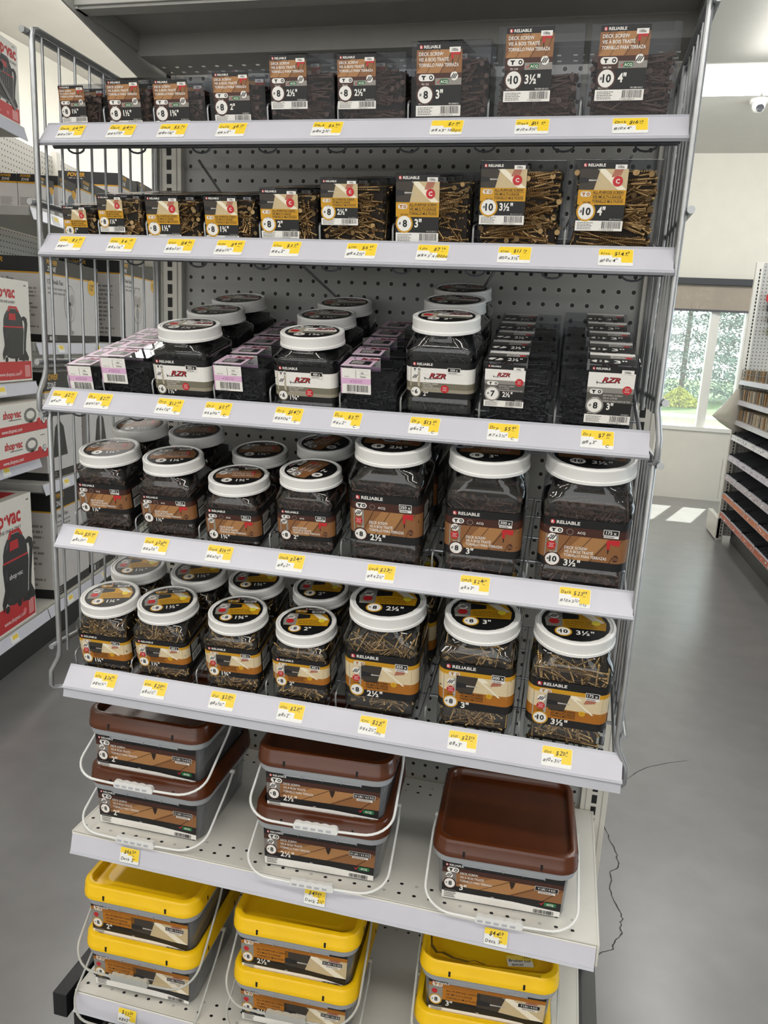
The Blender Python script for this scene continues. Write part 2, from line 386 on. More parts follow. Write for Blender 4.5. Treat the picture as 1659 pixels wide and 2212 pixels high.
def pink_card(p, W, H, code):
    p.rect(0, 0, W, H, WHT, 1); p.rect(0, 0, W*.04, H, PNK, 2); p.rect(0, .98*H, W, H, BLK, 2)
    p.rect(0, .38*H, W, .6*H, PNK, 2); p.rect(.5*W, .62*H, .51*W, .92*H, BLK, 3)
    p.text('100', .72*W, .78*H, .06*H, BLK, 3, .01, al='c'); p.text('China', .74*W, .64*H, .065*H, BLK, 3, .01, al='c')
    p.text(code, .12*W, .64*H, .035*H, MIC, 3); p.rect(.6*W, .76*H, .92*W, .765*H, BLK, 3); p.rect(.6*W, .9*H, .92*W, .905*H, BLK, 3)
    p.poly([(.3*W, .49*H), (.33*W, .45*H), (.39*W, .54*H), (.33*W, .48*H)], BLK, 3)
    p.text('Quality controlled', .4*W, .5*H, .035*H, '#7a3a78', 3); p.text('Qualité contrôlée', .4*W, .44*H, .035*H, '#7a3a78', 3)
    p.bars(.2*W, .08*H, .9*W, .34*H, BLK, 3, 5); p.text('7 72436 01857 2', .16*W, .01*H, .04*H, BLK, 3)
# ------------------------------------------------------------------ screws (loose heap: nobody could count them)
def screw_geo(l, r, seg=8, turns=None):
    """one countersunk deck screw lying along +x, head at x=0"""
    n = turns or max(6, int(l*6)); rings = [(0, r*2.0), (r*.35, r*2.0), (r*1.8, r*1.0)]
    st = r*1.7+l*.22
    rings.append((st, r*.9))
    for i in range(n):
        a = st+(l-st-r*2)*(i+.5)/n; b = st+(l-st-r*2)*(i+1)/n
        rings.append((a, r*1.3)); rings.append((b, r*.72))
    rings.append((l, r*.08))
    v = []; f = []
    for x, q in rings:
        for k in range(seg): t = 2*math.pi*k/seg; v.append((x, q*math.cos(t), q*math.sin(t)))
    for i in range(len(rings)-1):
        for k in range(seg): k2 = (k+1) % seg; f.append((i*seg+k, (i+1)*seg+k, (i+1)*seg+k2, i*seg+k2))
    f.append(tuple(range(seg)))
    h = len(v)
    for k in range(4): t = math.pi/4+math.pi/2*k; v.append((-.004, r*.85*math.cos(t), r*.85*math.sin(t)))
    f.append((h, h+1, h+2, h+3))
    return np.array(v), f
def heap(mb, b0, b1, l, r, kind, n, seed, flat=.3, faces='flrt', circ=None, corez=None, mix=False):
    """screws thrown against the inner faces of the box b0..b1, a dark core behind them"""
    rnd = random.Random(seed); gv, gf = screw_geo(l, r); m = SCR[kind]
    x0, y0, z0 = b0; x1, y1, z1 = b1; d = r*5
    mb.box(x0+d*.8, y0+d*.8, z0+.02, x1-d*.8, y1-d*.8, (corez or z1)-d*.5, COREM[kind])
    opts = ''.join({'f': 'f'*8, 'l': 'l', 'r': 'rr', 't': 'tt'}[c] for c in faces)
    made = 0; tries = 0; heads = 0; lng = l > .62*(x1-x0) and not mix
    while made < n and tries < n*80:
        tries += 1; fc = rnd.choice(opts)
        px, py, pz = rnd.uniform(x0, x1), rnd.uniform(y0, y1), rnd.uniform(z0, z1)
        if fc == 'f': py = y0+r*2.1+abs(rnd.gauss(0, d*.5))
        elif fc == 'l': px = x0+r*2.1+abs(rnd.gauss(0, d*.5))
        elif fc == 'r': px = x1-r*2.1-abs(rnd.gauss(0, d*.5))
        else: pz = z1-r*2-abs(rnd.gauss(0, d*.5))
        a = (rnd.choice((0, math.pi, math.pi, math.pi))+rnd.gauss(0, .3)) if lng and rnd.random() < .75 else rnd.uniform(0, 2*math.pi); e = rnd.gauss(0, flat)
        if fc in 'f': dv = Vector((math.cos(a)*math.cos(e), math.sin(e), math.sin(a)*math.cos(e)*.8))
        elif fc in 'lr': dv = Vector((math.sin(e), math.cos(a)*math.cos(e), math.sin(a)*math.cos(e)*.8))
        else: dv = Vector((math.cos(a)*math.cos(e), math.sin(a)*math.cos(e), math.sin(e)))
        if rnd.random() < .14 and heads < .12*made+1: dv = Vector((rnd.uniform(-.3, .3), 1, rnd.uniform(-.3, .3)))      # head towards us
        elif abs(dv.y) > .5: dv.y *= .4/abs(dv.y); dv.x += .5*(1 if dv.x > 0 else -1)
        dv.normalize(); p = Vector((px, py, pz))-dv*(l/2)
        if dv.y > .9: p = Vector((px, y0+r*.6, pz))
        q = p+dv*l; g = r*1.6
        ok = all(b0[i]+g <= c[i] <= b1[i]-g for c in (p, q) for i in ((0, 1, 2) if dv.y <= .9 else (0, 2)))
        if not ok: continue
        if circ and any((c.x-circ[0])**2+(c.y-circ[1])**2 > circ[2]**2 for c in (p, q)) and p.z > circ[3]: continue
        if dv.y > .9: heads += 1
        X = dv; Yv = X.cross(Vector((.13, .27, 1))).normalized(); Zv = X.cross(Yv)
        M3 = np.array([X, Yv, Zv])
        mb.add(gv @ M3+np.array(p), gf, m, True); made += 1
    return mb

# ------------------------------------------------------------------ clear retail box of screws
GAU = {'1"': .058, '1¼"': .058, '1½"': .06, '1⅝"': .054, '1¾"': .06, '2"': .06, '2½"': .062, '3"': .062, '3½"': .07, '4"': .07}
LEN = {'1"': 1., '1¼"': 1.25, '1½"': 1.5, '1⅝"': 1.62, '1¾"': 1.75, '2"': 2., '2½"': 2.5, '3"': 3., '3½"': 3.5, '4"': 4.}
def box_thing(M, label, group, kind, W, D, H, card, g, size, codes, seed, fill=.82, toplab=True, n=46):
    t = thing('screw_box', label, 'box of screws', M, group)
    b = MB(); b.box(0, 0, 0, W, D, H, CLEARB, .035)
    b.box(.01, .0, H*.78, W-.01, -.004, H*.785, CLEARB)          # fold line of the lid flap
    b.build('clear_box', t)
    c0, c1, cw0, cw1 = card; c = MB(); cw = c1-c0; ch = cw1-cw0
    p = Print(c, lambda u, w, h: (c0+u, -.006-h, cw0+w))
    if kind == 'deck': deck_card(p, cw, ch, g, size, codes)
    elif kind == 'zinc': zinc_card(p, cw, ch, g, size, codes)
    elif kind == 'dry': dry_card(p, cw, ch, g, size, codes)
    else: pink_card(p, cw, ch, codes[0])
    if toplab:
        q = Print(c, lambda u, w, h: (c0+u, w, H+.006+h)); dp = D*.97
        if kind == 'pink':
            q.rect(0, 0, cw, dp, '#e7c9de', 1); q.rect(.2*cw, .2*dp, .9*cw, .6*dp, BLK, 2); razor(q, .45*cw, .68*dp, .16*dp, 3)
            q.micro(.25*cw, .25*dp, .85*cw, .55*dp, 3, WHT, 3, 3); q.rect(.05*cw, .05*dp, .95*cw, .1*dp, WHT, 2)
            for k in range(3): q.circ(cw*(.2+.3*k), dp*.86, .05*cw, BLK, 2)
        else:
            q.rect(0, 0, cw, dp*.5, BLK, 1); q.rect(0, dp*.5, cw, dp*.78, {'deck': WOOD, 'zinc': GLD, 'dry': '#55524e'}[kind], 1); q.rect(0, dp*.78, cw, dp, {'deck': DBR, 'zinc': BLK, 'dry': WHT}[kind], 1)
            q.circ(.22*cw, .25*dp, .2*cw, {'zinc': GLD}.get(kind, GRY), 2, 24, .52*dp/cw*1.3); q.circ(.22*cw, .25*dp, .17*cw, WHT, 3, 24, .52*dp/cw*1.3)
            q.text(g, .23*cw, .12*dp, .26*dp, BLK, 4, .03, al='c', fit=.22*cw); q.text(size, .52*cw, .13*dp, .24*dp, WHT, 3, .02, fit=.36*cw)
            q.micro(.45*cw, .53*dp, .95*cw, .76*dp, 3, WHT, 2, 2); q.circ(.85*cw, .62*dp, .08*cw, RED, 3) if kind == 'dry' else None
    c.build('label_card', t)
    h = MB(); k2 = {'pink': 'dry'}.get(kind, kind)
    heap(h, (.03, .03, .02), (W-.03, D-.03, H*fill), min(LEN[size], W-.75), GAU[size], k2, n, seed, .3, 'flrt')
    o = h.build('screws', t); o['kind'] = 'stuff'
    return t

# ------------------------------------------------------------------ square jar with a ribbed screw lid
def rsq(hw, rad, z, cx=0, cy=0, n=6):
    pts = []
    for a, sx, sy in ((-90, 1, -1), (0, 1, 1), (90, -1, 1), (180, -1, -1)):
        for k in range(n+1):
            t = math.radians(a+90*k/n); pts.append((cx+sx*(hw-rad)+rad*math.cos(t), cy+sy*(hw-rad)+rad*math.sin(t), z))
    return pts
def jar_label(p, kind, W, H, g, size, cnt, big, num):
    p.rect(-W/2, 0, W/2, H, BLK, 1); a = -W/2
    p.logo(a+.075*W, .88*H, .078*H, 3)
    def chip(u, w, t, lw=.2):
        p.rect(u, w, u+lw*W, w+.115*H, WHT, 8); p.rect(u+.008*W, w+.01*H, u+(lw-.008)*W, w+.105*H, BLK, 9); p.text(t, u+lw*W/2, w+.028*H, .06*H, WHT, 10, .02, al='c', fit=lw*W*.86)
        p.rect(u+.01*W, w-.05*H, u+lw*W, w-.005*H, WHT, 8); p.micro(u+.02*W, w-.045*H, u+lw*W, w-.01*H, 1, BLK, 9, 4)
    if kind == 'deck':
        p.rect(a, .17*H, W/2, .83*H, DBR, 2); p.rect(a, .17*H, a+.17*W, .66*H, GRY, 3)
        p.wood(a+.17*W, .17*H, W/2, .66*H, 3)
        p.pill(a+.04*W, .70*H, a+.22*W, .81*H, WHT, BLK, 4); p.circ(a+.31*W, .74*H, .045*W, GRY, 4); p.circ(a+.31*W, .74*H, .038*W, DBR, 5)
        p.text('ACQ', a+.46*W, .715*H, .045*H, WHT, 5, .02, al='c'); chip(a+.74*W, .74*H, cnt)
        p.screwicon(a+.085*W, .6*H, .06*W, 5)
        if big:
            p.circ(a+.085*W, .43*H, .062*W, RED, 5)
            for i, t in enumerate(('Coarse', 'Gros', 'Grueso')): p.text(t, a+.085*W, (.455-.032*i)*H, .022*H, WHT, 6, .01, al='c')
        for i, t in enumerate(('DECK SCREW', 'VIS À BOIS TRAITÉ', 'TORNILLO PARA TERRAZAS')): p.text(t, a+.26*W, (.39-.08*i)*H, .056*H, WHT, 8, .016, fit=(.3, .38, .56)[i]*W)
        p.circ(a+.93*W, .28*H, .04*W, DBR, 8, 16, 1.3)
        for k in range(4): p.rect(a+.895*W, (.25+.025*k)*H, a+.965*W, (.258+.025*k)*H, WOODL, 9)
        p.num(a+.115*W, .145*H, .094*W, g, 8, DBR); p.text(num, a+.115*W, .29*H, .028*H, WHT, 11, al='c')
        p.text(size, a+.27*W, .035*H, .125*H, WHT, 5, .028)
    elif kind == 'zinc':
        p.rect(a, .17*H, W/2, .83*H, GLD, 2); p.rect(a, .17*H, a+.2*W, .68*H, '#aaa69d', 3)
        p.workshop(a+.2*W, .36*H, W/2, .74*H, 3); p.rect(a+.2*W, .17*H, W/2, .4*H, '#a9681a', 5)
        p.pill(a+.08*W, .72*H, a+.26*W, .81*H, OFF, GLDD, 4); chip(a+.74*W, .74*H, cnt)
        p.screwicon(a+.12*W, .59*H, .06*W, 5); p.circ(a+.12*W, .42*H, .062*W, RED, 5)
        for i, t in enumerate(('Coarse', 'Gros', 'Grueso')): p.text(t, a+.12*W, (.445-.032*i)*H, .022*H, WHT, 6, .01, al='c')
        for i, t in enumerate(Z3): p.text(t, a+.27*W, (.34-.06*i)*H, .042*H, BLK, 8, .012, fit=.36*W)
        p.circ(a+.72*W, .37*H, .045*W, '#e3bd2d', 8); p.circ(a+.72*W, .37*H, .036*W, GLD, 9)
        p.num(a+.125*W, .15*H, .096*W, g, 8, GLD); p.text(num, a+.125*W, .295*H, .028*H, BLK, 11, al='c')
        p.text(size, a+.29*W, .035*H, .125*H, WHT, 6, .028)
    else:
        p.rect(a, .36*H, W/2, .82*H, WHT, 2); p.rect(a, .24*H, W/2, .42*H, '#75705f', 3); p.rect(a, .16*H, W/2, .25*H, '#9a9280', 3); p.rect(a, .3*H, a+.17*W, .84*H, '#b5ac98', 3)
        p.pill(a+.03*W, .72*H, a+.19*W, .82*H, WHT, BLK, 4); p.screwicon(a+.09*W, .58*H, .055*W, 5)
        razor(p, a+.33*W, .55*H, .13*H, 5); chip(a+.64*W, .74*H, cnt, .22)
        for i, t in enumerate(D3): p.text(t, a+.22*W, (.37-.055*i)*H, .035*H, WHT, 6, fit=(.28, .2, .34)[i]*W)
        p.circ(a+.6*W, .27*H, .07*W, RED, 7)
        for i, t in enumerate(('Coarse', 'Gros', 'Grueso')): p.text(t, a+.6*W, (.30-.04*i)*H, .028*H, WHT, 8, .01, al='c')
        p.num(a+.1*W, .16*H, .08*W, g, 6, '#75705f'); p.text(num, a+.1*W, .285*H, .028*H, BLK, 11, al='c')
        p.text(size, a+.23*W, .05*H, .11*H, WHT, 5, .02)
def lid_label(p, kind, r, g, size, cnt):
    hexa = [(r*.93*math.cos(math.radians(60*k+q)), r*.93*math.sin(math.radians(60*k+q))) for k in range(6) for q in (-22, -8, 8, 22)]
    p.poly(hexa, BLK, 1)
    def clipband(w0, w1, c, L, u0=-1, u1=1):
        e = lambda w: math.sqrt(max(0, (r*.84)**2-w*w))
        p.poly([(max(-e(w0), u0*r), w0), (min(e(w0), u1*r), w0), (min(e(w1), u1*r), w1), (max(-e(w1), u0*r), w1)], c, L)
    mid = {'deck': WOOD, 'zinc': GLD, 'dry': WHT}[kind]
    clipband(-.28*r, .1*r, mid, 2); clipband(.1*r, .5*r, mid, 2)
    if kind == 'deck':
        clipband(.1*r, .5*r, GRY, 3, -1, -.3)
        for i, t in enumerate(T3): p.text(t, -.25*r, (.22-.17*i)*r, .09*r, WHT, 5, .005, fit=.8*r)
        p.pill(-.62*r, .42*r, -.1*r, .64*r, WHT, BLK, 4); p.screwicon(-.6*r, .18*r, .15*r, 5)
        p.poly([(.45*r, .0), (.55*r, 0), (.6*r, .35*r), (.42*r, .35*r)], RED, 5)
    elif kind == 'zinc':
        clipband(-.28*r, .1*r, '#8d8a82', 3, -1, -.35); clipband(.1*r, .5*r, '#8d8a82', 3, -1, -.35)
        p.poly([(-.35*r, .12*r), (.1*r, .2*r), (.1*r, .42*r), (-.35*r, .48*r)], '#1d1d1f', 4); p.poly([(.15*r, .5*r), (.45*r, .5*r), (.8*r, .12*r), (.55*r, .05*r)], '#efe6d0', 4)
        for i, t in enumerate(Z3): p.text(t, -.3*r, (.0-.11*i)*r, .07*r, BLK, 5, fit=.85*r)
        p.circ(.55*r, .05*r, .12*r, '#e8d33c', 6); p.pill(-.5*r, .55*r, -.05*r, .74*r, GLD, OFF, 5); p.screwicon(-.58*r, .26*r, .14*r, 5); p.circ(-.58*r, -.02*r, .14*r, RED, 5)
    else:
        clipband(-.28*r, .1*r, '#b5ac98', 3, -1, -.3); clipband(.1*r, .5*r, '#b5ac98', 3, -1, -.3); clipband(-.28*r, -.05*r, '#75705f', 4, -.3, 1)
        razor(p, .05*r, .18*r, .2*r, 5); p.circ(-.6*r, .0*r, .16*r, RED, 5); p.screwicon(-.6*r, .3*r, .14*r, 5); p.pill(-.55*r, .52*r, -.1*r, .7*r, WHT, BLK, 4)
    p.rect(.12*r, .55*r, .6*r, .7*r, WHT, 5); p.text(cnt, .36*r, .58*r, .1*r, BLK, 6, .02, al='c', fit=.42*r)
    p.logo(-.1*r, .76*r, .09*r, 4)
    p.num(-.34*r, -.5*r, .19*r, g, 4, {'zinc': GLD}.get(kind, None)); p.text(size, .0, -.6*r, .2*r, WHT, 4, .02)
def jar_thing(M, label, group, kind, W, H, lidd, lab, g, size, cnt, num, seed, big=False, n=90, fill=.93, lidrot=0.):
    """W body width, H top of lid, lab = (bottom, top) of the wrap label; origin at the base centre"""
    t = thing('screw_jar', label, 'jar of screws', M, group)
    hw = W/2; lh = .72 if not big else .85; zl = H-lh; sh = lab[1]+(zl-lab[1])*.42; lr = lidd/2; nr = lr*.93
    b = MB(); R0 = hw*.28
    prof = [(0, .88, R0), (.04, .95, R0), (.16, 1, R0), (lab[0]-.12, 1, R0), (lab[0]-.04, .975, R0), (lab[1]+.04, .975, R0), (lab[1]+.12, 1, R0), (sh, 1.0, R0)]
    rings = [rsq(hw*k, q*k, z) for z, k, q in prof]
    for f, k in ((.35, .985), (.65, .93), (.85, .86)):
        w_ = hw*k; rings.append(rsq(w_*(1-f)+max(nr, w_*.8)*f, R0*(1-f)+f*w_*.8, sh+(zl-sh)*f*.8))
    nn = len(rings[0]); circ = []
    for a0 in (-90, 0, 90, 180):
        for k in range(7): tt = math.radians(a0+90*k/6); circ.append((math.cos(tt), math.sin(tt)))
    for z in (sh+(zl-sh)*.86, zl+.1): rings.append([(c*nr, s_*nr, z) for c, s_ in circ])
    b.loft(rings, CLEARJ, True, True, True); b.build('jar_body', t)
    # wrap label
    c = MB(); hl = hw*.975+.012; H_ = lab[1]-lab[0]
    bands = {'deck': [(0, .17, BLK), (.17, .66, WOOD), (.66, .83, DBR), (.83, 1, BLK)], 'zinc': [(0, .17, BLK), (.17, .4, '#a9681a'), (.4, .74, BEI), (.74, .83, GLD), (.83, 1, BLK)],
             'dry': [(0, .16, BLK), (.16, .25, '#9a9280'), (.25, .42, '#75705f'), (.42, .82, WHT), (.82, 1, BLK)]}[kind]
    for a, e, colr in bands:
        c.loft([rsq(hl, R0, lab[0]+a*H_), rsq(hl, R0, lab[0]+e*H_)], ink(colr), True, False, False)
    pw = 2*(hl-R0*.55)
    def fn(u, w, h):
        lim = hl-R0; e = abs(u)-lim
        if e <= 0: return (u, -hl-.004-h, lab[0]+w)
        th = e/R0; s_ = 1 if u > 0 else -1
        return (s_*(lim+(R0+h)*math.sin(th)), -(hl-R0)-(R0+.004+h)*math.cos(th), lab[0]+w)
    jar_label(Print(c, fn, .003), kind, pw, H_, g, size, cnt, big, num)
    for sgn in (1, -1):
        q = Print(c, lambda u, w, h: (sgn*(hl+.004+h), sgn*u, lab[0]+w), .003); l = hl-R0
        q.rect(-l, .04*H_, l, .8*H_, BLK if kind != 'dry' else '#33312e', 1)
        q.micro(-l*.85, .45*H_, l*.1, .76*H_, 6, WHT, 2, 11); q.micro(l*.2, .45*H_, l*.9, .76*H_, 6, OFF, 2, 12)
        q.rect(-l*.85, .1*H_, l*.1, .4*H_, WHT, 2); q.bars(-l*.78, .15*H_, l*.02, .36*H_, BLK, 3, 3); q.micro(l*.2, .1*H_, l*.9, .4*H_, 5, GRY, 2, 13)
    c.build('wrap_label', t)
    # lid
    d = MB(); N = 120; ringsl = []
    for z, k in ((zl-.02, 1.0), (zl+lh*.16, 1.0), (zl+lh*.2, .985), (zl+lh*.82, .985), (zl+lh*.9, .985), (H-.03, .975), (H, .955), (H, .915), (H-.045, .9)):
        ring = []
        for i in range(N):
            rr_ = lr*k-(.032 if (i % 2 and zl+lh*.18 < z < zl+lh*.86) else 0); a = 2*math.pi*i/N; ring.append((rr_*math.cos(a), rr_*math.sin(a), z))
        ringsl.append(ring)
    d.loft(ringsl, WHITEP, True, False, True)
    for i in range(14): 
        a = 2*math.pi*i/14; d.tube([((lr+.004)*math.cos(a+x), (lr+.004)*math.sin(a+x), zl-.012) for x in (0, .1, .2)], .012, RAILG, 4)
    lo = d.build('lid', t)
    e = MB(); q = Print(e, lambda u, w, h: (u*math.cos(lidrot)-w*math.sin(lidrot), u*math.sin(lidrot)+w*math.cos(lidrot), H-.043+h)); lid_label(q, kind, lr*.9, g, size, cnt)
    e.build('lid_label', lo)
    h = MB(); ct = sh+(zl-sh)*.3 if fill > .9 else lab[0]+(zl-lab[0])*fill
    heap(h, (-hw*.93, -hw*.93, .05), (hw*.93, hw*.93, zl+.1 if fill > .9 else ct), LEN[size], GAU[size], kind, n, seed, .35, 'flrt', (0, 0, nr*.93, sh), ct, True)
    o = h.build('screws', t); o['kind'] = 'stuff'
    return t

# ------------------------------------------------------------------ rectangular tub with snap lid and bail
def rrect(hx, hy, r, z, n=6):
    pts = []
    for a, sx, sy in ((-90, 1, -1), (0, 1, 1), (90, -1, 1), (180, -1, -1)):
        for k in range(n+1): t = math.radians(a+90*k/n); pts.append((sx*(hx-r)+r*math.cos(t), sy*(hy-r)+r*math.sin(t), z))
    return pts
def tub_label(p, kind, W, H, g, size, wt, num):
    a = -W/2; p.rect(a, 0, -a, H, WHT, 1); p.rect(a, .2*H, -a, H, BLK, 2)
    p.poly([(a, .2*H), (a+.6*W, .2*H), (-a, .14*H), (-a, .3*H)], BLK, 3)
    p.logo(a+.04*W, .875*H, .06*H, 4)
    if kind == 'deck':
        p.rect(a, .42*H, -a, .84*H, DBR, 3); p.rect(a, .42*H, a+.12*W, .7*H, '#7d7771', 4); p.wood(a+.12*W, .36*H, -a, .72*H, 4, False)
        p.poly([(a+.57*W, .6*H), (a+.585*W, .52*H), (a+.6*W, .6*H), (a+.61*W, .72*H), (a+.56*W, .72*H)], '#2a1a12', 7)
        p.pill(a+.04*W, .72*H, a+.14*W, .85*H, WHT, BLK, 5); p.screwicon(a+.06*W, .63*H, .03*W, 5)
        for i, t in enumerate(T3): p.text(t, a+.15*W, (.7-.1*i)*H, .055*H, WHT, 8, .008, fit=(.15, .2, .27)[i]*W)
        p.rr(a+.86*W, .24*H, a+.96*W, .34*H, .03*H, GRN, 8); p.text('ACQ', a+.91*W, .265*H, .05*H, WHT, 9, .02, al='c'); p.poly([(a+.82*W, .3*H), (a+.84*W, .25*H), (a+.87*W, .37*H), (a+.84*W, .29*H)], RED, 8)
        p.num(a+.065*W, .42*H, .045*W, g, 8, DBR)
    else:
        p.rect(a, .42*H, -a, .9*H, '#a9681a', 3); p.rect(a, .42*H, a+.12*W, .8*H, '#8d8a82', 4); p.workshop(a+.42*W, .3*H, -a, .8*H, 5); p.rect(a+.12*W, .45*H, a+.45*W, .78*H, '#b5721c', 6)
        p.pill(a+.03*W, .8*H, a+.12*W, .92*H, OFF, GLDD, 7); p.circ(a+.05*W, .66*H, .025*W, RED, 7)
        for i, t in enumerate(Z3): p.text(t, a+.15*W, (.69-.1*i)*H, .055*H, BLK, 8, .004, fit=.28*W)
        p.num(a+.06*W, .42*H, .045*W, g, 8, GLD)
        p.poly([(a+.12*W, .2*H), (a+.75*W, .2*H), (-a, .1*H), (-a, .26*H), (a+.6*W, .36*H), (a+.12*W, .44*H)], BLK, 7)
    p.text(size, a+.15*W, .28*H, .14*H, WHT, 9, .02)
    p.rect(a+.77*W, .62*H, a+.96*W, .74*H, WHT, 9); p.rect(a+.773*W, .628*H, a+.957*W, .732*H, BLK, 10); p.text(wt, a+.865*W, .655*H, .05*H, WHT, 11, .01, al='c', fit=.17*W)
    p.rect(a+.8*W, .56*H, a+.94*W, .605*H, WHT, 9); p.micro(a+.81*W, .565*H, a+.94*W, .6*H, 1, BLK, 10, 5)
    p.micro(a+.02*W, .03*H, a+.13*W, .26*H, 5, MIC, 9, 6); p.bars(a+.78*W, .02*H, a+.95*W, .12*H, BLK, 9, 9)
    p.micro(a+.42*W, .21*H, a+.46*W, .24*H, 1, WHT, 9, 1); p.micro(a+.62*W, .18*H, a+.66*W, .21*H, 1, WHT, 9, 2)
def tub_thing(M, label, group, kind, g, size, wt, num, seed, drop=-.1, out=1.0, broken=False, bail=True, Wb=8.3, D=8.3, H=4.65, front=True):
    """origin: base centre, front at -y"""
    t = thing('screw_bucket', label, 'bucket of screws', M, group)
    lidm = BROWN if kind == 'deck' else YELLOW; hx, hy = Wb/2, D/2; zl = H-1.45; ex = .42
    b = MB()
    b.loft([rrect(hx*.95, hy*.95, .9, 0.0), rrect(hx*.965, hy*.965, .9, .12), rrect(hx, hy, .95, zl-.22)], TUB, True, True, False)
    b.loft([rrect(hx, hy, .95, zl-.22), rrect(hx+.26, hy+.26, 1.1, zl-.2), rrect(hx+.33, hy+.33, 1.15, zl+.02), rrect(hx+.33, hy+.33, 1.15, zl+.36), rrect(hx+.1, hy+.1, 1.0, zl+.4)], COLLAR, True, False, False)
    for k in (-.6, -.33, .0, .3, .62):            # ribs under the collar
        b.box(hx*k-.015, -hy-.3, zl-.36, hx*k+.015, -hy+.02, zl-.2, COLLAR)
    b.box(-hx*.62, -hy-.2, zl-.37, hx*.62, -hy-.185, zl-.2, COLLAR)
    b.build('tub', t)
    c = MB(); W_ = 2*(hx-.32); k_ = (hy-hy*.965)/(zl-.14)
    p = Print(c, lambda u, w, h: (u*(1-.03*(1-w/zl)), -(hy*.965+k_*(w-.1))-.02-h, w+.12)); tub_label(p, kind, W_, zl-.42, g, size, wt, num)
    c.build('label', t)
    d = MB(); hl, hm = hx+ex, hy+ex
    prof = [(hl-.06, hm-.06, 1.2, zl+.24), (hl, hm, 1.25, zl+.3), (hl, hm, 1.25, zl+.62), (hl-.03, hm-.03, 1.22, zl+.66), (hl-.06, hm-.06, 1.2, H-.22), (hl-.16, hm-.16, 1.1, H-.05), (hl-.32, hm-.32, 1.0, H)]
    prof += [(hl-.46, hm-.46, .95, H), (hl-.52, hm-.52, .92, H-.06), (hl-.58, hm-.58, .88, H-.5), (hl-.75, hm-.75, .8, H-.53)]
    if kind != 'deck': prof += [(hl-1.25, hm-1.25, .8, H-.5), (hl-1.35, hm-1.35, .75, H-.45)]
    rings = [rrect(x, y, r, z) for x, y, r, z in prof]
    if broken:                                     # front left rim torn away from the panel, panel sunk
        for i in range(len(rings)):
            q = []
            for x, y, z in rings[i]:
                if i >= 6: z -= .35*max(0, min(1, (.5-x/hl)))*max(0, min(1, (.4-y/hm)))+(.12 if i >= 8 else 0)
                q.append((x, y, z))
            rings[i] = q
    d.loft(rings, lidm, True, False, True)
    for sx in (-.55, .5): d.box(hl*sx-.07, -hm-.012, zl+.42, hl*sx+.07, -hm+.06, zl+.78, DARK)
    for sy in (-.55, .5):
        for s_ in (1, -1): d.box(s_*hl-.012 if s_ > 0 else -hl-.012, hm*sy-.07, zl+.42, s_*hl+.012 if s_ > 0 else -hl+.012, hm*sy+.07, zl+.78, DARK)
    lo = d.build('lid', t)
    if broken:
        e = MB(); pts = [(-hl+.62, -.6), (-hl+.6, -hm+2.4), (-hl+.7, -hm+1.5), (-hl+1.1, -hm+.95), (-hl+1.5, -hm+1.02), (-hl+2.2, -hm+.72), (-hl+3.2, -hm+.62), (-hl+3.6, -hm+.8), (-hl+4.3, -hm+.62)]
        for j, ((xa, ya), (xb, yb)) in enumerate(zip(pts[:-1], pts[1:])):
            w_ = .02+.07*math.sin(math.pi*(j+.5)/8); e.poly([(xa-w_, ya-w_, H-.2), (xb-w_, yb-w_, H-.2), (xb+w_, yb+w_, H-.2), (xa+w_, ya+w_, H-.2)], mat('torn_plastic_edge', '#6b5208', .6))
        q = [(-.3+.28*k, -hm+.2-.06*math.sin(k*.9)-.1, H-.1+.05*math.sin(k*1.1)) for k in range(8)]
        e.build('tear', lo)
    if bail:
        bm_ = BAIL if kind == 'deck' else BAILC; f_ = MB()
        zp = zl+.1; yf = -hm-out; zf = drop; xs = hl+.22; r = 1.9; path = []

        path.append((-xs+.1, 0, zp)); path.append((-xs, yf*.2, zp+(zf-zp)*.2))
        for k in range(9):
            th = math.pi/2*k/8; path.append((-xs+r*(1-math.cos(th)), yf*(1-.26)+yf*.26*math.sin(th), zp+(zf-zp)*(.74+.26*math.sin(th))))
        path += [(-1.6, yf-.04, zf-.01), (1.6, yf-.04, zf-.01)]
        for k in range(9):
            th = math.pi/2*(8-k)/8; path.append((xs-r*(1-math.cos(th)), yf*(1-.26)+yf*.26*math.sin(th), zp+(zf-zp)*(.74+.26*math.sin(th))))
        path.append((xs, yf*.2, zp+(zf-zp)*.2)); path.append((xs-.1, 0, zp))
        f_.tube(path, .085, bm_, 8)
        for s_ in (-1, 1): f_.tube([(s_*(xs-.35), 0, zp), (s_*(xs+.02), 0, zp)], .16, bm_, 10)
        bo = f_.build('bail_handle', t)
        g_ = MB(); N = 33; up = []; lowr = []
        for i in range(N):
            x = -1.45+2.9*i/(N-1); k = .26+.07*abs(math.sin(math.pi*5*i/(N-1)))
            if i in (0, N-1): k = .12
            up.append((x, k)); lowr.append((x, -.2 if 0 < i < N-1 else -.1))
        for yy, th in ((0, .14),):
            g_.prism(up+lowr[::-1], yf-.04-th, yf-.04+th, bm_)
        for i in range(5): g_.box(-1.15+.5*i-.16, yf-.2, -.1, -1.15+.5*i+.16, yf-.184, .06, RAILG if kind == 'deck' else BAILC)
        go = g_.build('grip', bo)
        for v in go.data.vertices: v.co.z += zf*S
    h = MB(); heap(h, (-hx*.92, -hy*.92, .05), (hx*.92, hy*.92, zl-.15), LEN[size], GAU[size], kind, 70, seed, .3, 'frl')
    o = h.build('screws', t); o['kind'] = 'stuff'
    return t

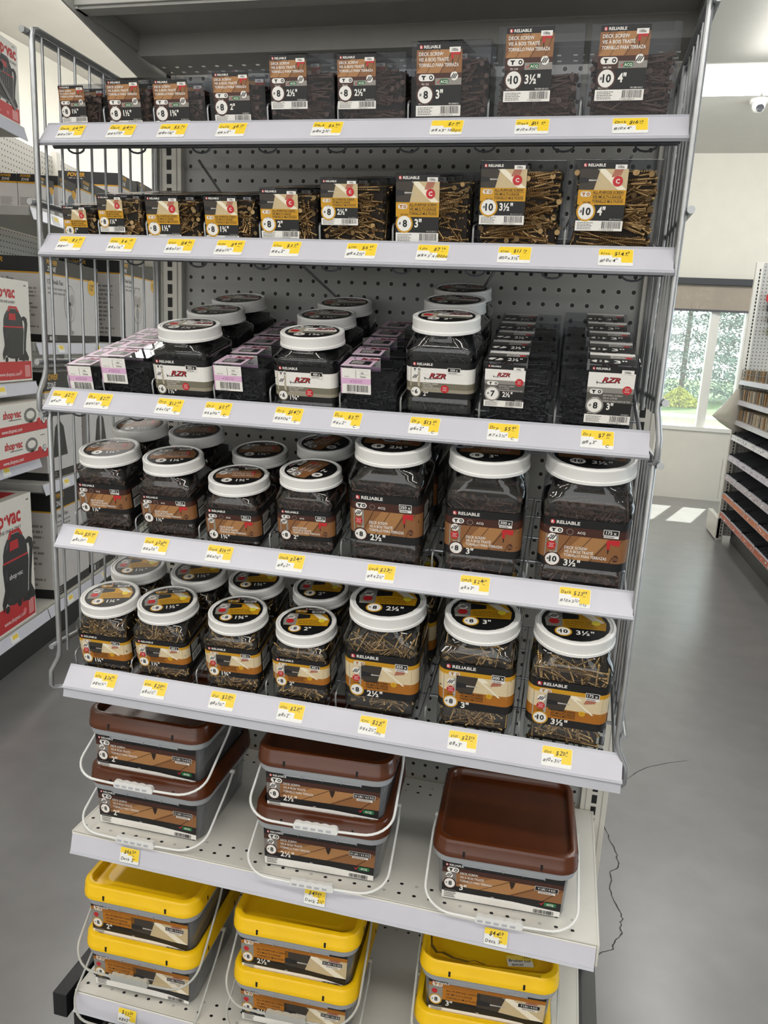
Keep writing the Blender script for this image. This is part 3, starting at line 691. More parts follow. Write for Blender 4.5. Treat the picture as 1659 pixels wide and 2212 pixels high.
# ------------------------------------------------------------------ price tags
def price_tag(M, label, group, lines, W=1.72, H=1.12, seed=0):
    """lines: (text, u, w, size) in fractions of the tag"""
    rnd = random.Random(seed); b = MB(); p = Print(b, lambda u, w, h: (u-W/2, -.015-h, w-H/2))
    p.rr(0, 0, W, H, .07, '#efefec', 1)
    p.poly([(.01*W, .62*H), (.4*W, .62*H), (.4*W, .5*H), (.66*W, .5*H), (.66*W, .2*H), (.985*W, .2*H), (.985*W, .94*H), (.95*W, .985*H), (.05*W, .985*H), (.01*W, .94*H)], '#f7d43a', 2)
    for t, u, w, s in lines:
        x = u*W; sz = s*H
        for ch in t:
            if ch == ' ': x += sz*.45; continue
            v, f, x0, x1 = glyphs(ch, .012, .18); k = sz/.68
            p.text(ch, x, w*H+rnd.uniform(-.03, .03)*H, sz*rnd.uniform(.9, 1.1), '#1c1c20', 3, .012, .18, rot=rnd.uniform(-.12, .12), sx=.92)
            x += (x1-x0)*k*.92+sz*.14
    o = b.build('price_tag'); o.matrix_world = M
    return tag(o, label, 'price tag', group)
def lines_for(word, price, cents, size, extra=None, below=False):
    L = []
    if below:
        L += [('$'+price, .2, .6, .24), (cents, .62, .68, .18), ('_', .61, .6, .26), (word, .06, .15, .2)]
        return L
    L += [(word, .06, .66, .155), ('$'+price, .52 if len(price) < 2 else .46, .62, .2), (cents, .76, .7, .14), ('_', .75, .63, .2), (size, .05, .22, .17)]
    if extra: L.append((extra[0], extra[1], .1, .15 if len(extra[0]) < 3 else .12))
    return L
# ================================================================== the room
def room():
    fm = mat('polished_concrete', '#807f7f', .24, 0, .06, 9, 0, .6)
    pb = fm.node_tree.nodes['Principled BSDF']; pb.inputs['Coat Weight'].default_value = .35; pb.inputs['Coat Roughness'].default_value = .3
    b = MB(); b.box(-200, -260, FL-4, 320, 263, FL, fm); fl = struct(b.build('floor', None, Matrix.Translation(P(0, 0, 0))))
    # cracks in the slab
    c = MB(); ck = mat('floor_crack', '#3b3936', .8)
    def crack(pts, w, seed):
        r = random.Random(seed); q = []
        for (xa, ya), (xb, yb) in zip(pts[:-1], pts[1:]):
            for k in range(4): f = k/4; q.append((xa+(xb-xa)*f+r.uniform(-.12, .12), ya+(yb-ya)*f))
        q.append(pts[-1])
        for i in range(len(q)-1):
            w0, w1 = w*r.uniform(.5, 1.2), w*r.uniform(.5, 1.2)
            c.poly([(q[i][0]-w0, q[i][1], FL+.02), (q[i+1][0]-w1, q[i+1][1], FL+.02), (q[i+1][0]+w1, q[i+1][1], FL+.02), (q[i][0]+w0, q[i][1], FL+.02)], ck)
    crack([(38.2, 30), (38.7, 27.4), (39.1, 25.8), (39.8, 22.8), (39.9, 21.0), (39.0, 19.6), (38.8, 16.9), (39.2, 14.9), (39.7, 13.7), (39.8, 12.8), (39.5, 12.1), (39.6, 10.8), (38.8, 9.4), (38.6, 8.4), (37.8, 7.8), (36.5, 6.5)], .07, 1)
    crack([(41.2, 38.2), (41.9, 39.4), (43.7, 42.1), (45.0, 43.5), (47.6, 45.5), (50.5, 47)], .06, 2)
    c.poly([(38.9, -4.2, FL+.02), (39.05, -4.2, FL+.02), (39.1, -3.9, FL+.02), (38.95, -3.9, FL+.02)], mat('white_speck', '#e8e8e8'))
    c.build('crack', fl)
    wl = mat('cream_wall_paint', '#dedace', .6, 0, .02, 8); ce = mat('white_ceiling', '#d2d0ca', .7, 0, .02, 6)
    M0 = Matrix.Translation(P(0, 0, 0))
    b = MB(); b.box(-200, -260, CE, 320, 270, CE+4, ce); struct(b.build('ceiling', None, M0))
    b = MB(); b.box(-128, -260, FL, -124, 270, CE, wl); struct(b.build('wall_left', None, M0))
    b = MB(); b.box(230, -260, FL, 234, 270, CE, wl); struct(b.build('wall_right', None, M0))
    b = MB(); b.box(-128, -264, FL, 234, -260, CE, wl); struct(b.build('wall_front', None, M0))
    # window wall: openings x 57..93 only (the window seen down the right aisle)
    b = MB(); X0, X1, Z0, Z1 = 52, 93, -40.3, 17
    b.box(-128, 263, FL, X0, 270, CE, wl); b.box(X1, 263, FL, 234, 270, CE, wl); b.box(X0, 263, FL, X1, 270, Z0, wl); b.box(X0, 263, Z1, X1, 270, CE, wl)
    struct(b.build('wall_back', None, M0))
    fr = mat('white_window_frame', '#e9e7e0', .4)
    w = MB(); w.box(X0, 262.3, Z0, X1, 267, Z0+1.5, fr); w.box(X0, 264, Z1-1.2, X1, 267, Z1, fr); w.box(X1-1.3, 263.4, Z0, X1, 267, Z1, fr); w.box(X0, 263.4, Z0, X0+1.3, 267, Z1, fr)
    w.box(79.3, 263.2, Z0, 80.8, 267, Z1, fr); w.box(80.8, 264, Z0, 82.6, 267, Z1, fr); w.box(64, 264, Z0, 65.5, 267, Z1, fr)
    wi = struct(w.build('window_1', None, M0))
    g = MB(); g.box(X0+1.3, 265.4, Z0+1.5, X1-1.3, 265.6, Z1-1.2, clear('window_glass', '#f4f8f6', 1.0, .02, 1.45, .12, '#ffffff')); g.build('pane', wi)  # white share in the glass paints a glare veil over the outdoors
    # roller blind
    t = thing('roller_blind', 'half lowered taupe roller blind with dark head box on the window', 'blind', T(0, 0, 0))
    h = MB(); h.box(X0, 260.6, 14.6, X1-.2, 263, 17.0, mat('dark_head_box', '#33363a', .5), .1); h.build('head_box', t)
    h = MB(); h.box(X0+.5, 262.2, 5.6, X1-.8, 262.3, 14.6, clear('blind_mesh', '#b8aea0', .3, .5, 1.3, .6, '#c9beb0')); h.build('blind_fabric', t)
    h = MB(); h.box(X0+.5, 261.9, 4.9, X1-.8, 262.6, 5.7, mat('dark_hem_bar', '#55555a', .5)); h.build('hem_bar', t)
    # ceiling strip light and camera
    t = thing('strip_light', 'glowing white fluorescent strip on the ceiling near the window', 'ceiling light', T(0, 0, 0))
    h = MB(); h.box(38, 181, CE-.9, 150, 193, CE, mat('strip_housing', '#e6e6e2', .5)); h.build('housing', t)
    em = bpy.data.materials.new('lit_tube'); em.use_nodes = True; e = em.node_tree.nodes['Principled BSDF']
    e.inputs['Emission Color'].default_value = (1, .98, .94, 1); e.inputs['Emission Strength'].default_value = 4.0
    for xa, xb in ((39, 72.5), (73, 107)):
        h = MB(); h.box(xa, 184.5, CE-2.2, xb, 190.5, CE-.9, em, .4); h.build('tube', t)
    t = thing('dome_camera', 'small white security camera with dark eye on the ceiling', 'security camera', T(74.4, 201.5, CE))
    h = MB(); h.loft([[(r*math.cos(2*math.pi*k/20), r*math.sin(2*math.pi*k/20), z) for k in range(20)] for z, r in ((0, 2.6), (-.9, 2.5), (-1.0, 1.9), (-2.2, 1.8), (-3.1, 1.3), (-3.4, .5))], mat('camera_white', '#e8e8e6', .4), True); h.build('housing', t)
    h = MB(); h.loft([[(.2+r*math.cos(2*math.pi*k/20), -1.1-q, -2.4+r*math.sin(2*math.pi*k/20)-q*.4) for k in range(20)] for q, r in ((-.2, 1.15), (.7, 1.05), (.85, .7))], mat('camera_eye', '#3a3c40', .25), True); h.build('lens', t)
    # outside
    gm = mat('lawn', '#34511a', .9, 0, .35, 1)
    b = MB(); b.box(-600, 272, FL-4, 1500, 2400, FL-2, gm); struct(b.build('lawn_ground', None, M0))
    b = MB(); b.box(-400, 745, FL-2, 900, 800, FL-1.6, mat('pale_path', '#8f8d88', .8)); struct(b.build('path_ground', None, M0))
    def conifer(x, y, h_, r_, label, seed, kind):
        rnd = random.Random(seed); t = thing('spruce_tree' if kind else 'garden_shrub', label, 'tree' if kind else 'shrub', T(x, y, FL-2), 'plants outside the window')
        b = MB(); b.loft([[(q*math.cos(k), q*math.sin(k), z) for k in (0, 1.05, 2.1, 3.15, 4.2, 5.25)] for q, z in ((r_*.022+.6, 0), (r_*.015+.3, h_*.5), (.3, h_*.95))], mat('bark', '#5f5246', .9, 0, .3, 8), True); b.build('trunk', t)
        f = MB(); m = mat('needles' if kind else 'yellow_leaves', '#5f766b' if kind else '#a5a843', .8, 0, .3, .6); vs = []; fs = []
        n = 70000 if kind else 2500
        for i in range(n):
            z = h_*(.04+.94*rnd.random()**(1.0 if kind else .8)); rr = r_*(1-z/h_)**.75*(.55+.45*abs(math.sin(z*.13+seed)))*math.sqrt(rnd.uniform(.12, 1)) if kind else r_*math.sqrt(rnd.random())*math.sin(math.pi*min(.98, z/h_*.8+.2))
            a = rnd.uniform(0, 2*math.pi); c = Vector((rr*math.cos(a), rr*math.sin(a), z-rr*.22)); s = rnd.uniform(1.8, 4.2) if kind else rnd.uniform(1.2, 2.4)
            d = Vector((math.cos(a)+rnd.gauss(0, .5), math.sin(a)+rnd.gauss(0, .5), -.35+rnd.gauss(0, .4))).normalized(); e = d.cross(Vector((rnd.gauss(0, 1), rnd.gauss(0, 1), rnd.gauss(0, 1)))).normalized()*s*.3
            k = len(vs); vs += [c-d*s-e*.2, c+e, c+d*s, c-e]; fs.append((k, k+1, k+2, k+3))
        f.add(vs, fs, m); f.build('foliage', t)
    conifer(190, 1150, 560, 150, 'tall blue green spruce standing behind left pane of the window', 3, 1)
    conifer(470, 1250, 560, 150, 'spruce with paler tips behind right pane of the window', 5, 1)
    conifer(-120, 1250, 560, 140, 'spruce partly hidden by the rack, left in the window view', 8, 1)
    conifer(160, 935, 24, 26, 'low yellow green shrub at the foot of the left spruce', 11, 0)
    conifer(262, 940, 20, 26, 'low yellow green shrub behind the right window pane', 12, 0)

# ================================================================== the gondola carrying the rack
def gondola():
    pg = pegmat('grey_pegboard', '#a8a9a7')
    g = thing('shelving_gondola', 'pale grey pegboard shelving unit that carries the screw rack', 'shelving unit', T(0, 0, 0))
    b = MB(); b.box(-.55, 0, -67, 33.55, .3, 26, pg); b.build('pegboard_panel', g)
    for x in (-1.5, 34.5):
        u = MB(); u.box(x-1.0, -.55, FL, x+1.0, 1.6, 27, PAINT, .06)
        u.box(x-1.06, .3, FL, x-.7, 1.4, 27, PAINTG); 
        for z in range(-66, 26): u.box(x-.2, -.56, z-.36, x+.2, -.4, z+.36, DARK)
        for s in (-1, 1): u.box(x+s*.62-.03, -.6, FL, x+s*.62+.03, -.54, 27, PAINTG)
        u.build('upright', g)
    k = MB(); k.box(-1.2, -12.2, FL, 34.3, -11.8, -62.6, BLACKP); k.build('kick_plate', g)
    k = MB(); k.box(34.75, -13.5, FL, 35.05, 1, -61.6, BLACKP); k.box(35.05, -14.2, FL, 36.2, 3, -62.2, mat('dark_base_side', '#4c4d4c', .45)); k.build('base_foot', g)
    k = MB(); k.box(-3.7, -15.0, -64.05, -2.55, -1, -62.05, BLACKP, .05); k.box(-2.4, -14.4, FL, -1.75, 0, -62.7, BLACKP); k.build('base_foot', g)
    b = MB(); b.box(-2.5, 1.7, -67, 35.5, 2.0, 26, PAINTG); b.build('back_skin', g)
    # flat decks
    def deck(name, label, z, yf, xs, holes):
        t = thing('steel_shelf', label, 'shelf', T(0, 0, 0), 'flat steel shelves')
        d = MB(); x0, x1 = xs
        d.box(x0, yf, z-.12, x1, -.65, z, PAINT); d.box(x0, yf, z-1.35, x1, yf+.12, z-.1, PAINT); d.box(x1-.14, yf-.05, z-1.5, x1, -.65, z+.02, PAINT, .02); d.box(x0, yf-.05, z-1.5, x0+.14, -.65, z+.02, PAINT, .02)
        n = 0
        for i in range(35):
            for y in (yf+.75, yf+1.65, -2.5, -1.6):
                cx = x0+.55+i*1.0
                d.poly([(cx+.13*math.cos(q*.5236), y+.11*math.sin(q*.5236), z+.004) for q in range(12)], DARK if (i*7+int(y)) % 5 else PAINTG)
        d.build('deck', t)
        r = MB(); r.prismx([(yf-.07, z-.14), (yf-.4, z-1.45), (yf-.36, z-1.5), (yf-.02, z-.2)], x0+.05, x1-.2, RAIL)
        r.prismx([(yf-.40, z-1.36), (yf-.5, z-1.5), (yf-.38, z-1.56), (yf-.34, z-1.45)], x0+.05, x1-.2, RAILG)
        r.prismx([(yf-.05, z-.08), (yf-.1, z-.16), (yf-.02, z-.2)], x0+.05, x1-.2, PAINT); r.build('price_rail', t)
    deck('steel_shelf', 'white perforated steel shelf holding the brown lidded buckets', -48.0, -14.75, (-1.6, 34.55), 1)
    deck('steel_shelf', 'white perforated base shelf holding the yellow lidded buckets', -61.05, -15.15, (-1.6, 34.75), 1)
    # overhead shelf, seen from below
    t = thing('steel_shelf', 'grey overhead steel shelf seen from below at the top edge', 'shelf', T(0, 0, 0))
    d = MB(); d.box(-1.6, -11.4, 6.35, 34.6, -4.4, 6.5, PAINTG); d.box(-1.6, -11.5, 5.45, 34.6, -11.3, 7.6, PAINTG, .05); d.box(-1.6, -11.3, 5.3, 34.6, -10.3, 5.45, PAINTG)
    d.box(-1.6, -11.4, 5.3, -1.4, -4.4, 6.4, PAINTG); d.box(34.4, -11.4, 5.3, 34.6, -4.4, 6.4, PAINTG)
    for i in range(34): d.poly([(.2+i+.1*math.cos(q*.7854), -9.4+.1*math.sin(-q*.7854), 6.345) for q in range(8)], STEELD)
    d.build('deck', t)
    d = MB(); d.box(-1.55, -4.62, 5.1, 34.5, -4.5, 6.3, PAINTG, .03); d.box(-1.4, -4.6, 5.0, 34.4, -3.0, 5.12, PAINTG)
    ys = [-3.0, -2.35, -2.1, -1.35, -1.1, -.6]
    for i in range(35):                                # perforated strip: real openings, daylight falls through from above
        xa = -1.4+i*1.02; off = .0
        for j in range(5):
            o_ = .5 if j < 3 else .0
            if j in (1, 3): 
                for u0, u1 in ((0, .38), (.64, 1.02)): d.poly([(xa+u0, ys[j], 5.06), (xa+u1, ys[j], 5.06), (xa+u1, ys[j+1], 5.06), (xa+u0, ys[j+1], 5.06)], PAINTG)
            else: d.poly([(xa, ys[j], 5.06), (xa+1.02, ys[j], 5.06), (xa+1.02, ys[j+1], 5.06), (xa, ys[j+1], 5.06)], PAINTG)
    d.build('rear_channel', t)
    for x in (-1.75, 34.6):
        d = MB(); d.prismx([(-12.6, 5.35), (-12.6, 7.0), (-.6, 8.0), (-.6, 3.2), (-4.1, 3.75)], x, x+.14, PAINTG); d.build('bracket', t)

# ================================================================== tilted wire shelves
TI = {1: (-13.0, -1.95, 12), 2: (-13.5, -8.25, 12), 3: (-13.6, -17.5, 14), 4: (-13.5, -26.4, 12.5), 5: (-14.0, -36.0, 12)}
TX = {1: (-2.35, 33.75), 2: (-2.3, 33.8), 3: (-2.4, 33.75), 4: (-2.1, 34.0), 5: (-1.55, 34.5)}
TM = {k: T(0, y, z) @ RX(math.radians(a)) for k, (y, z, a) in TI.items()}
WORD = {1: 'top', 2: 'second', 3: 'third', 4: 'fourth', 5: 'fifth'}
DIV = {1: (-1.45, 1.32, 4.56, 7.93, 11.56, 15.66, 19.57, 23.84, 28.53), 2: (-1.25, 1.1, 4.28, 8.0, 11.42, 15.0, 19.2, 23.6, 28.4), 3: (-1.3, 1.2, 4.6, 8.7, 12.3, 16.6, 20.2, 24.68, 28.8),
       4: (-1.24, 3.2, 7.65, 12.4, 17.0, 22.6, 28.1), 5: (-1.26, 3.0, 7.7, 12.55, 17.2, 22.9, 28.55)}
def shelves():
    for k in TI:
        x0, x1 = TX[k]
        t = thing('wire_shelf', {1: 'tilted wire shelf with boxes of brown deck screws, topmost', 2: 'tilted wire shelf with boxes of gold zinc screws', 3: 'tilted wire shelf with black drywall screws',
                  4: 'tilted wire shelf with jars of brown deck screws', 5: 'tilted wire shelf with jars of gold screws, lowest of five'}[k], 'shelf', TM[k], 'tilted wire shelves of the rack')
        g = MB(); a0, a1 = x0+.35, x1-.35; dep = 13.0
        for v in (.1, 3.4, 6.7, 10, dep): g.tube([(a0, v, -.22), (a1, v, -.22)], .1, STEEL, 8)
        for x in (a0, a1): g.tube([(x, -.3, -.2), (x, dep, -.2)], .13, STEEL, 8)
        n = 30
        for i in range(1, n): x = a0+(a1-a0)*i/n; g.tube([(x, -.2, -.09), (x, dep, -.09)], .05, STEEL, 6)
        for i in range(9):                             # wire ends curled under the front rod
            x = a0+1.5+(a1-a0-3)*i/8; g.tube([(x+.55*math.cos(q*.5236+math.pi), -.5, -.85+.3*math.sin(q*.5236+math.pi)) for q in range(7)], .06, STEELD, 6)
        g.tube([(a0, -.45, -.75), (a1, -.45, -.75)], .15, STEELD, 8); g.tube([(a0, -.45, -.75), (a0, .1, -.25)], .12, STEELD, 8); g.tube([(a1, -.45, -.75), (a1, .1, -.25)], .12, STEELD, 8)
        g.build('wire_grid', t)
        for u in DIV[k]:
            d = MB(); u = u-.03 if u > 0 else u
            d.tube([(u, .1, -.1), (u, .1, 1.1), (u, .2, 1.28), (u, .4, 1.34), (u, 9, 1.34), (u, 9.15, 1.2), (u, 9.2, -.1)], .055, STEEL, 6); d.build('divider', t)
        b = MB()
        # rail profile in world y,z relative to the tier origin, rotated back into the tier frame
        oy, oz, a = TI[k]; ca, sa = math.cos(math.radians(a)), math.sin(math.radians(a))
        L = lambda y, z: (y*ca+z*sa, -y*sa+z*ca)
        b.prismx([L(-.28, .42), L(-1.2, -.74), L(-1.14, -.8), L(-.2, .34)], x0, x1, RAIL)
        b.prismx([L(-1.12, -.66), L(-1.25, -.86), L(-1.12, -.98), L(-1.0, -.84)], x0-.05, x1+.05, RAILG)
        b.prismx([L(-.24, .47), L(-.34, .36), L(-.16, .3)], x0, x1, RAILG)
        if k == 5: b.prismx([L(-1.1, -.9), L(-1.22, -1.5), L(-.9, -1.62), L(-.85, -1.5), L(-1.02, -1.42), L(-.95, -.9)], x0, x1, RAILG)
        b.build('price_rail', t)
    # diagonal braces hung under the two upper shelves
    for (p, q), lab in ((((4.77, -8, -2.4), (4.0, -.4, -4.6)), 'thin diagonal brace rod under the top shelf, left end'), (((31.5, -8, -2.2), (31.1, -.4, -3.9)), 'thin diagonal brace rod under the top shelf, right end'),
                        (((12.04, -8, -8.7), (12.75, -.4, -10.7)), 'thin diagonal brace rod under the second shelf, left of centre'), (((24.3, -8, -8.6), (22.3, -.4, -9.9)), 'thin diagonal brace rod under the second shelf, right of centre')):
        pa, qa = P(*p), P(*q); m = MB(); d = [(v[i]/S) for v in (pa,) for i in range(3)]
        m.tube([(0, 0, 0), tuple((qa-pa)/S)], .09, STEEL, 8); o = m.build('brace_rod'); o.matrix_world = Matrix.Translation(pa); tag(o, lab, 'rod', 'brace rods')

def side_frames():
    def panel(label, x, s, zt, zb, xj, top):
        """x plane of the wires, s = outward sign"""
        t = thing('side_frame', label, 'wire side frame', T(0, 0, 0), 'wire side frames of the rack')
        f = MB(); yF = -14.3; bars = [zt-.25, zb] + ([-6.15] if top else [])
        f.tube([(x, -1.0, zt), (x, yF+.5, zt), (x, yF+.15, zt-.1), (x, yF, zt-.5), (x, yF, zb-.4), (x+s*.1, yF-.02, zb-.9), (x+s*xj, yF-.15, zb-1.9), (x+s*xj, yF-.2, zb-2.9), (x+s*xj*.9, yF-.05, zb-3.15), (x, yF+.3, zb-3.2)], .17, STEEL, 10)
        f.build('front_post', t)
        g = MB(); g.tube([(x, -5.6, zt), (x, -5.6, zb-1.0)], .15, STEEL, 8); g.tube([(x, -.75, zt), (x, -.75, zb-1.0)], .15, STEEL, 8); g.build('inner_post', t)
        for z in bars:
            h = MB(); h.tube([(x+s*.3, yF-.45, z), (x+s*.3, -.6, z)], .19, STEEL, 10); h.build('cross_bar', t)
        for i in range(9):
            y = -13.3+1.53*i
            if i == 5: continue
            h = MB(); h.tube([(x+s*.1, y, zt-.1), (x+s*.1, y, zb-.75)], .085, STEEL, 6); h.build('wire', t)
    panel('upper left wire side frame beside the tall fan boxes', -2.45, -1, 3.3, -15.5, .45, True)
    panel('lower left wire side frame reaching down to the fifth shelf', -2.35, -1, -18.5, -34.3, .6, False)
    panel('upper right wire side frame in front of the white wall and window', 33.95, 1, 3.3, -15.5, .25, True)
    panel('lower right wire side frame in front of the sunlit grey floor', 34.1, 1, -18.5, -34.3, .6, False)
# ================================================================== the stock
def at(k, u, v=0., w=0., rz=0.): return TM[k] @ Matrix.Translation((u*S, v*S, w*S)) @ RZ(rz)
NTH = ('front', 'second', 'third', 'fourth', 'fifth')
COLR = {'deck': 'brown deck screws', 'zinc': 'gold zinc screws', 'dry': 'black drywall screws', 'pink': 'black drywall screws'}
def words(s): return s.replace('"', ' inch').replace('½', ' 1/2').replace('¼', ' 1/4').replace('¾', ' 3/4').replace('⅝', ' 5/8')
def stock_boxes():
    rows = [
     # tier, u0, W, D, H, kind, card(c0,c1,w0,w1), gauge, size, codes, copies, pitch, rz
     (1, -1.48, 2.75, 1.9, 2.5, 'deck', (0, 1.68, .52, 2.43), '8', '1¼"', ('701 497', 'VP578 S RA', 'FKCBR8114C1', '7 72436 70149 5'), 2, 2.1, 0),
     (1, 1.37, 3.12, 1.9, 2.74, 'deck', (.32, 2.42, .22, 2.64), '8', '1½"', ('701 498', 'VP588 S RA', 'FKCBR8112C1', '7 72436 70149 8'), 2, 2.1, .0),
     (1, 4.62, 3.22, 1.9, 2.7, 'deck', (.05, 2.2, .18, 2.6), '8', '1¾"', ('701 507', 'VP588 S RA', 'FKCBR8134C1', '7 72436 70150 1'), 2, 2.1, .0),
     (1, 8.1, 3.35, 2.1, 2.98, 'deck', (.28, 2.42, .44, 2.88), '8', '2"', ('701 508', 'VP585 S RA', 'FKCBR82C1', '7 72436 70150 9'), 2, 2.3, .03),
     (1, 11.78, 3.7, 2.3, 3.66, 'deck', (.03, 2.14, 1.03, 3.58), '8', '2½"', ('701 516', 'VP591 S RA', 'FKCBR8212C1', '7 72436 70151 6'), 2, 2.45, .0),
     (1, 15.66, 3.75, 2.3, 3.6, 'deck', (.0, 2.12, .98, 3.52), '8', '2½"', ('701 516', 'VP591 S RA', 'FKCBR8212C1', '7 72436 70151 6'), 2, 2.45, .0),
     (1, 19.68, 4.15, 2.5, 4.02, 'deck', (.3, 2.68, .58, 3.9), '8', '3"', ('701 522', 'VP597 S RA', 'FKCBR83C1', '7 72436 70152 2'), 2, 2.65, .0),
     (1, 24.12, 4.28, 2.7, 4.55, 'deck', (.44, 2.8, 1.18, 4.46), '10', '3½"', ('701 539', 'VP603 S RA', 'FKCBR10312C1', '7 72436 70153 9'), 1, 2.9, .0),
     (1, 28.68, 4.25, 2.9, 4.5, 'deck', (.45, 2.8, 1.16, 4.4), '10', '4"', ('080 290', 'VP603 S RA', 'FKCBR104C1', '7 72436 08029 0'), 1, 3.1, .0),
     (2, -1.2, 2.2, 1.8, 2.1, 'zinc', (.0, 1.58, .12, 2.04), '8', '1"', ('701 846', 'VP578 S RC', 'FKCYZ81C1', '7 72436 70184 6'), 4, 1.95, 0),
     (2, 1.2, 3.0, 1.9, 2.72, 'zinc', (.02, 1.66, .63, 2.63), '8', '1¼"', ('701 847', 'VP578 S RC', 'FKCYZ8114C1', '7 72436 70184 7'), 4, 2.1, 0),
     (2, 4.36, 3.5, 1.9, 2.7, 'zinc', (.02, 2.12, .2, 2.62), '8', '1½"', ('701 848', 'VP588 S RC', 'FKCYZ8112C1', '7 72436 70184 8'), 4, 2.1, 0),
     (2, 8.08, 3.25, 1.9, 2.74, 'zinc', (.02, 2.05, .2, 2.66), '8', '1¾"', ('701 849', 'VP588 S RC', 'FKCYZ8134C1', '7 72436 70184 9'), 4, 2.1, 0),
     (2, 11.5, 3.42, 2.1, 3.14, 'zinc', (.03, 2.28, .5, 3.06), '8', '2"', ('701 858', 'VP585 S RC', 'FKCYZ82C1', '7 72436 70185 8'), 4, 2.3, .0),
     (2, 15.08, 3.75, 2.3, 3.66, 'zinc', (.04, 2.14, 1.25, 3.58), '8', '2½"', ('701 867', 'VP591 S RC', 'FKCYZ8212C1', '7 72436 70186 7'), 4, 2.5, 0),
     (2, 19.3, 4.15, 2.5, 3.92, 'zinc', (.05, 2.4, .42, 3.82), '8', '3"', ('701 874', 'VP597 S RB', 'FKCYZ83C1', '7 72436 70187 4'), 4, 2.7, 0),
     (2, 23.78, 4.35, 2.7, 4.5, 'zinc', (.08, 2.42, 1.42, 4.38), '10', '3½"', ('702 062', 'VP603 S RB', 'FKCYZ10312C1', '7 72436 70206 2'), 2, 2.9, 0),
     (2, 28.5, 4.3, 2.9, 4.55, 'zinc', (.32, 2.66, 1.2, 4.42), '10', '4"', ('702 086', 'VP603 S RB', 'FKCYZ104C1', '7 72436 70208 6'), 2, 3.1, 0),
     (3, -1.18, 2.3, 1.95, 1.98, 'pink', (.0, 1.62, .33, 1.94), '6', '1"', ('DSC61C1', '', '', ''), 5, 2.1, .05),
     (3, 1.24, 3.3, 2.0, 2.66, 'pink', (.0, 1.7, .98, 2.6), '6', '1¼"', ('DSC6114C1', '', '', ''), 5, 2.15, .02),
     (3, 8.8, 3.25, 2.1, 2.62, 'pink', (.0, 1.78, 1.02, 2.56), '6', '1⅝"', ('DSC6158C1', '', '', ''), 5, 2.5, .0),
     (3, 16.68, 3.3, 2.1, 2.96, 'pink', (.02, 1.78, 1.37, 2.88), '6', '2"', ('DSC62C1', '', '', ''), 5, 2.5, .0),
     (3, 24.76, 3.85, 2.45, 3.68, 'dry', (.12, 2.28, 1.2, 3.56), '7', '2½"', ('018 837', 'VP591 S RB', 'DSC7212C1', '7 72436 01883 7'), 5, 2.62, .0),
     (3, 28.88, 4.0, 2.5, 3.86, 'dry', (1.42, 3.78, .68, 3.8), '8', '3"', ('018 875', 'VP597 S RB', 'DSC83C1', '7 72436 01887 5'), 5, 2.68, .0),
    ]
    rnd = random.Random(4); made = []
    for i, (k, u, W, D, H, kind, card, g, size, codes, n, pitch, rz) in enumerate(rows):
        col = 'left one of the two such columns' if (k, size) == (1, '2½"') and u < 13 else ('right one of the two such columns' if (k, size) == (1, '2½"') else '')
        pk = ', pink label' if kind == 'pink' else ''
        base = '%s inch %s box%s' % (words(size).replace(' inch', ''), COLR[kind][:-1], pk)
        grp = {1: 'boxes of brown deck screws', 2: 'boxes of gold zinc screws', 3: 'boxes of black drywall screws'}[k]
        l0 = '%s, front of its column, %s shelf%s' % (base, WORD[k], ', '+col.split(' one')[0]+' column' if col else '')
        dens = int(20+W*H*(13 if LEN[size] < 1.6 else 8.5 if LEN[size] < 2.3 else 6.5)) if kind != 'pink' else 60
        t = box_thing(at(k, u, .03, 0.01, rz), l0, grp, kind, W, D, H, card, g, size, codes, 100+i, .9 if k == 2 else {(1, '3½"'): .55, (1, '4"'): .74, (1, '3"'): .82}.get((k, size), .8), k > 1 or size in ('1½"', '3"', '2½"'), dens)
        made.append((t, k, u, base, grp, n, pitch, col))
    kids()
    for t, k, u, base, grp, n, pitch, col in made:
        for j in range(1, n):
            dup(t, at(k, u+rnd.uniform(-.05, .05)+(.0 if k < 3 else -.06*j), .03+pitch*j, .01, rnd.uniform(-.03, .03)), '%s, %s from front, %s shelf%s' % (base, NTH[j], WORD[k], ', '+col.split(' one')[0]+' column' if col else ''), grp)
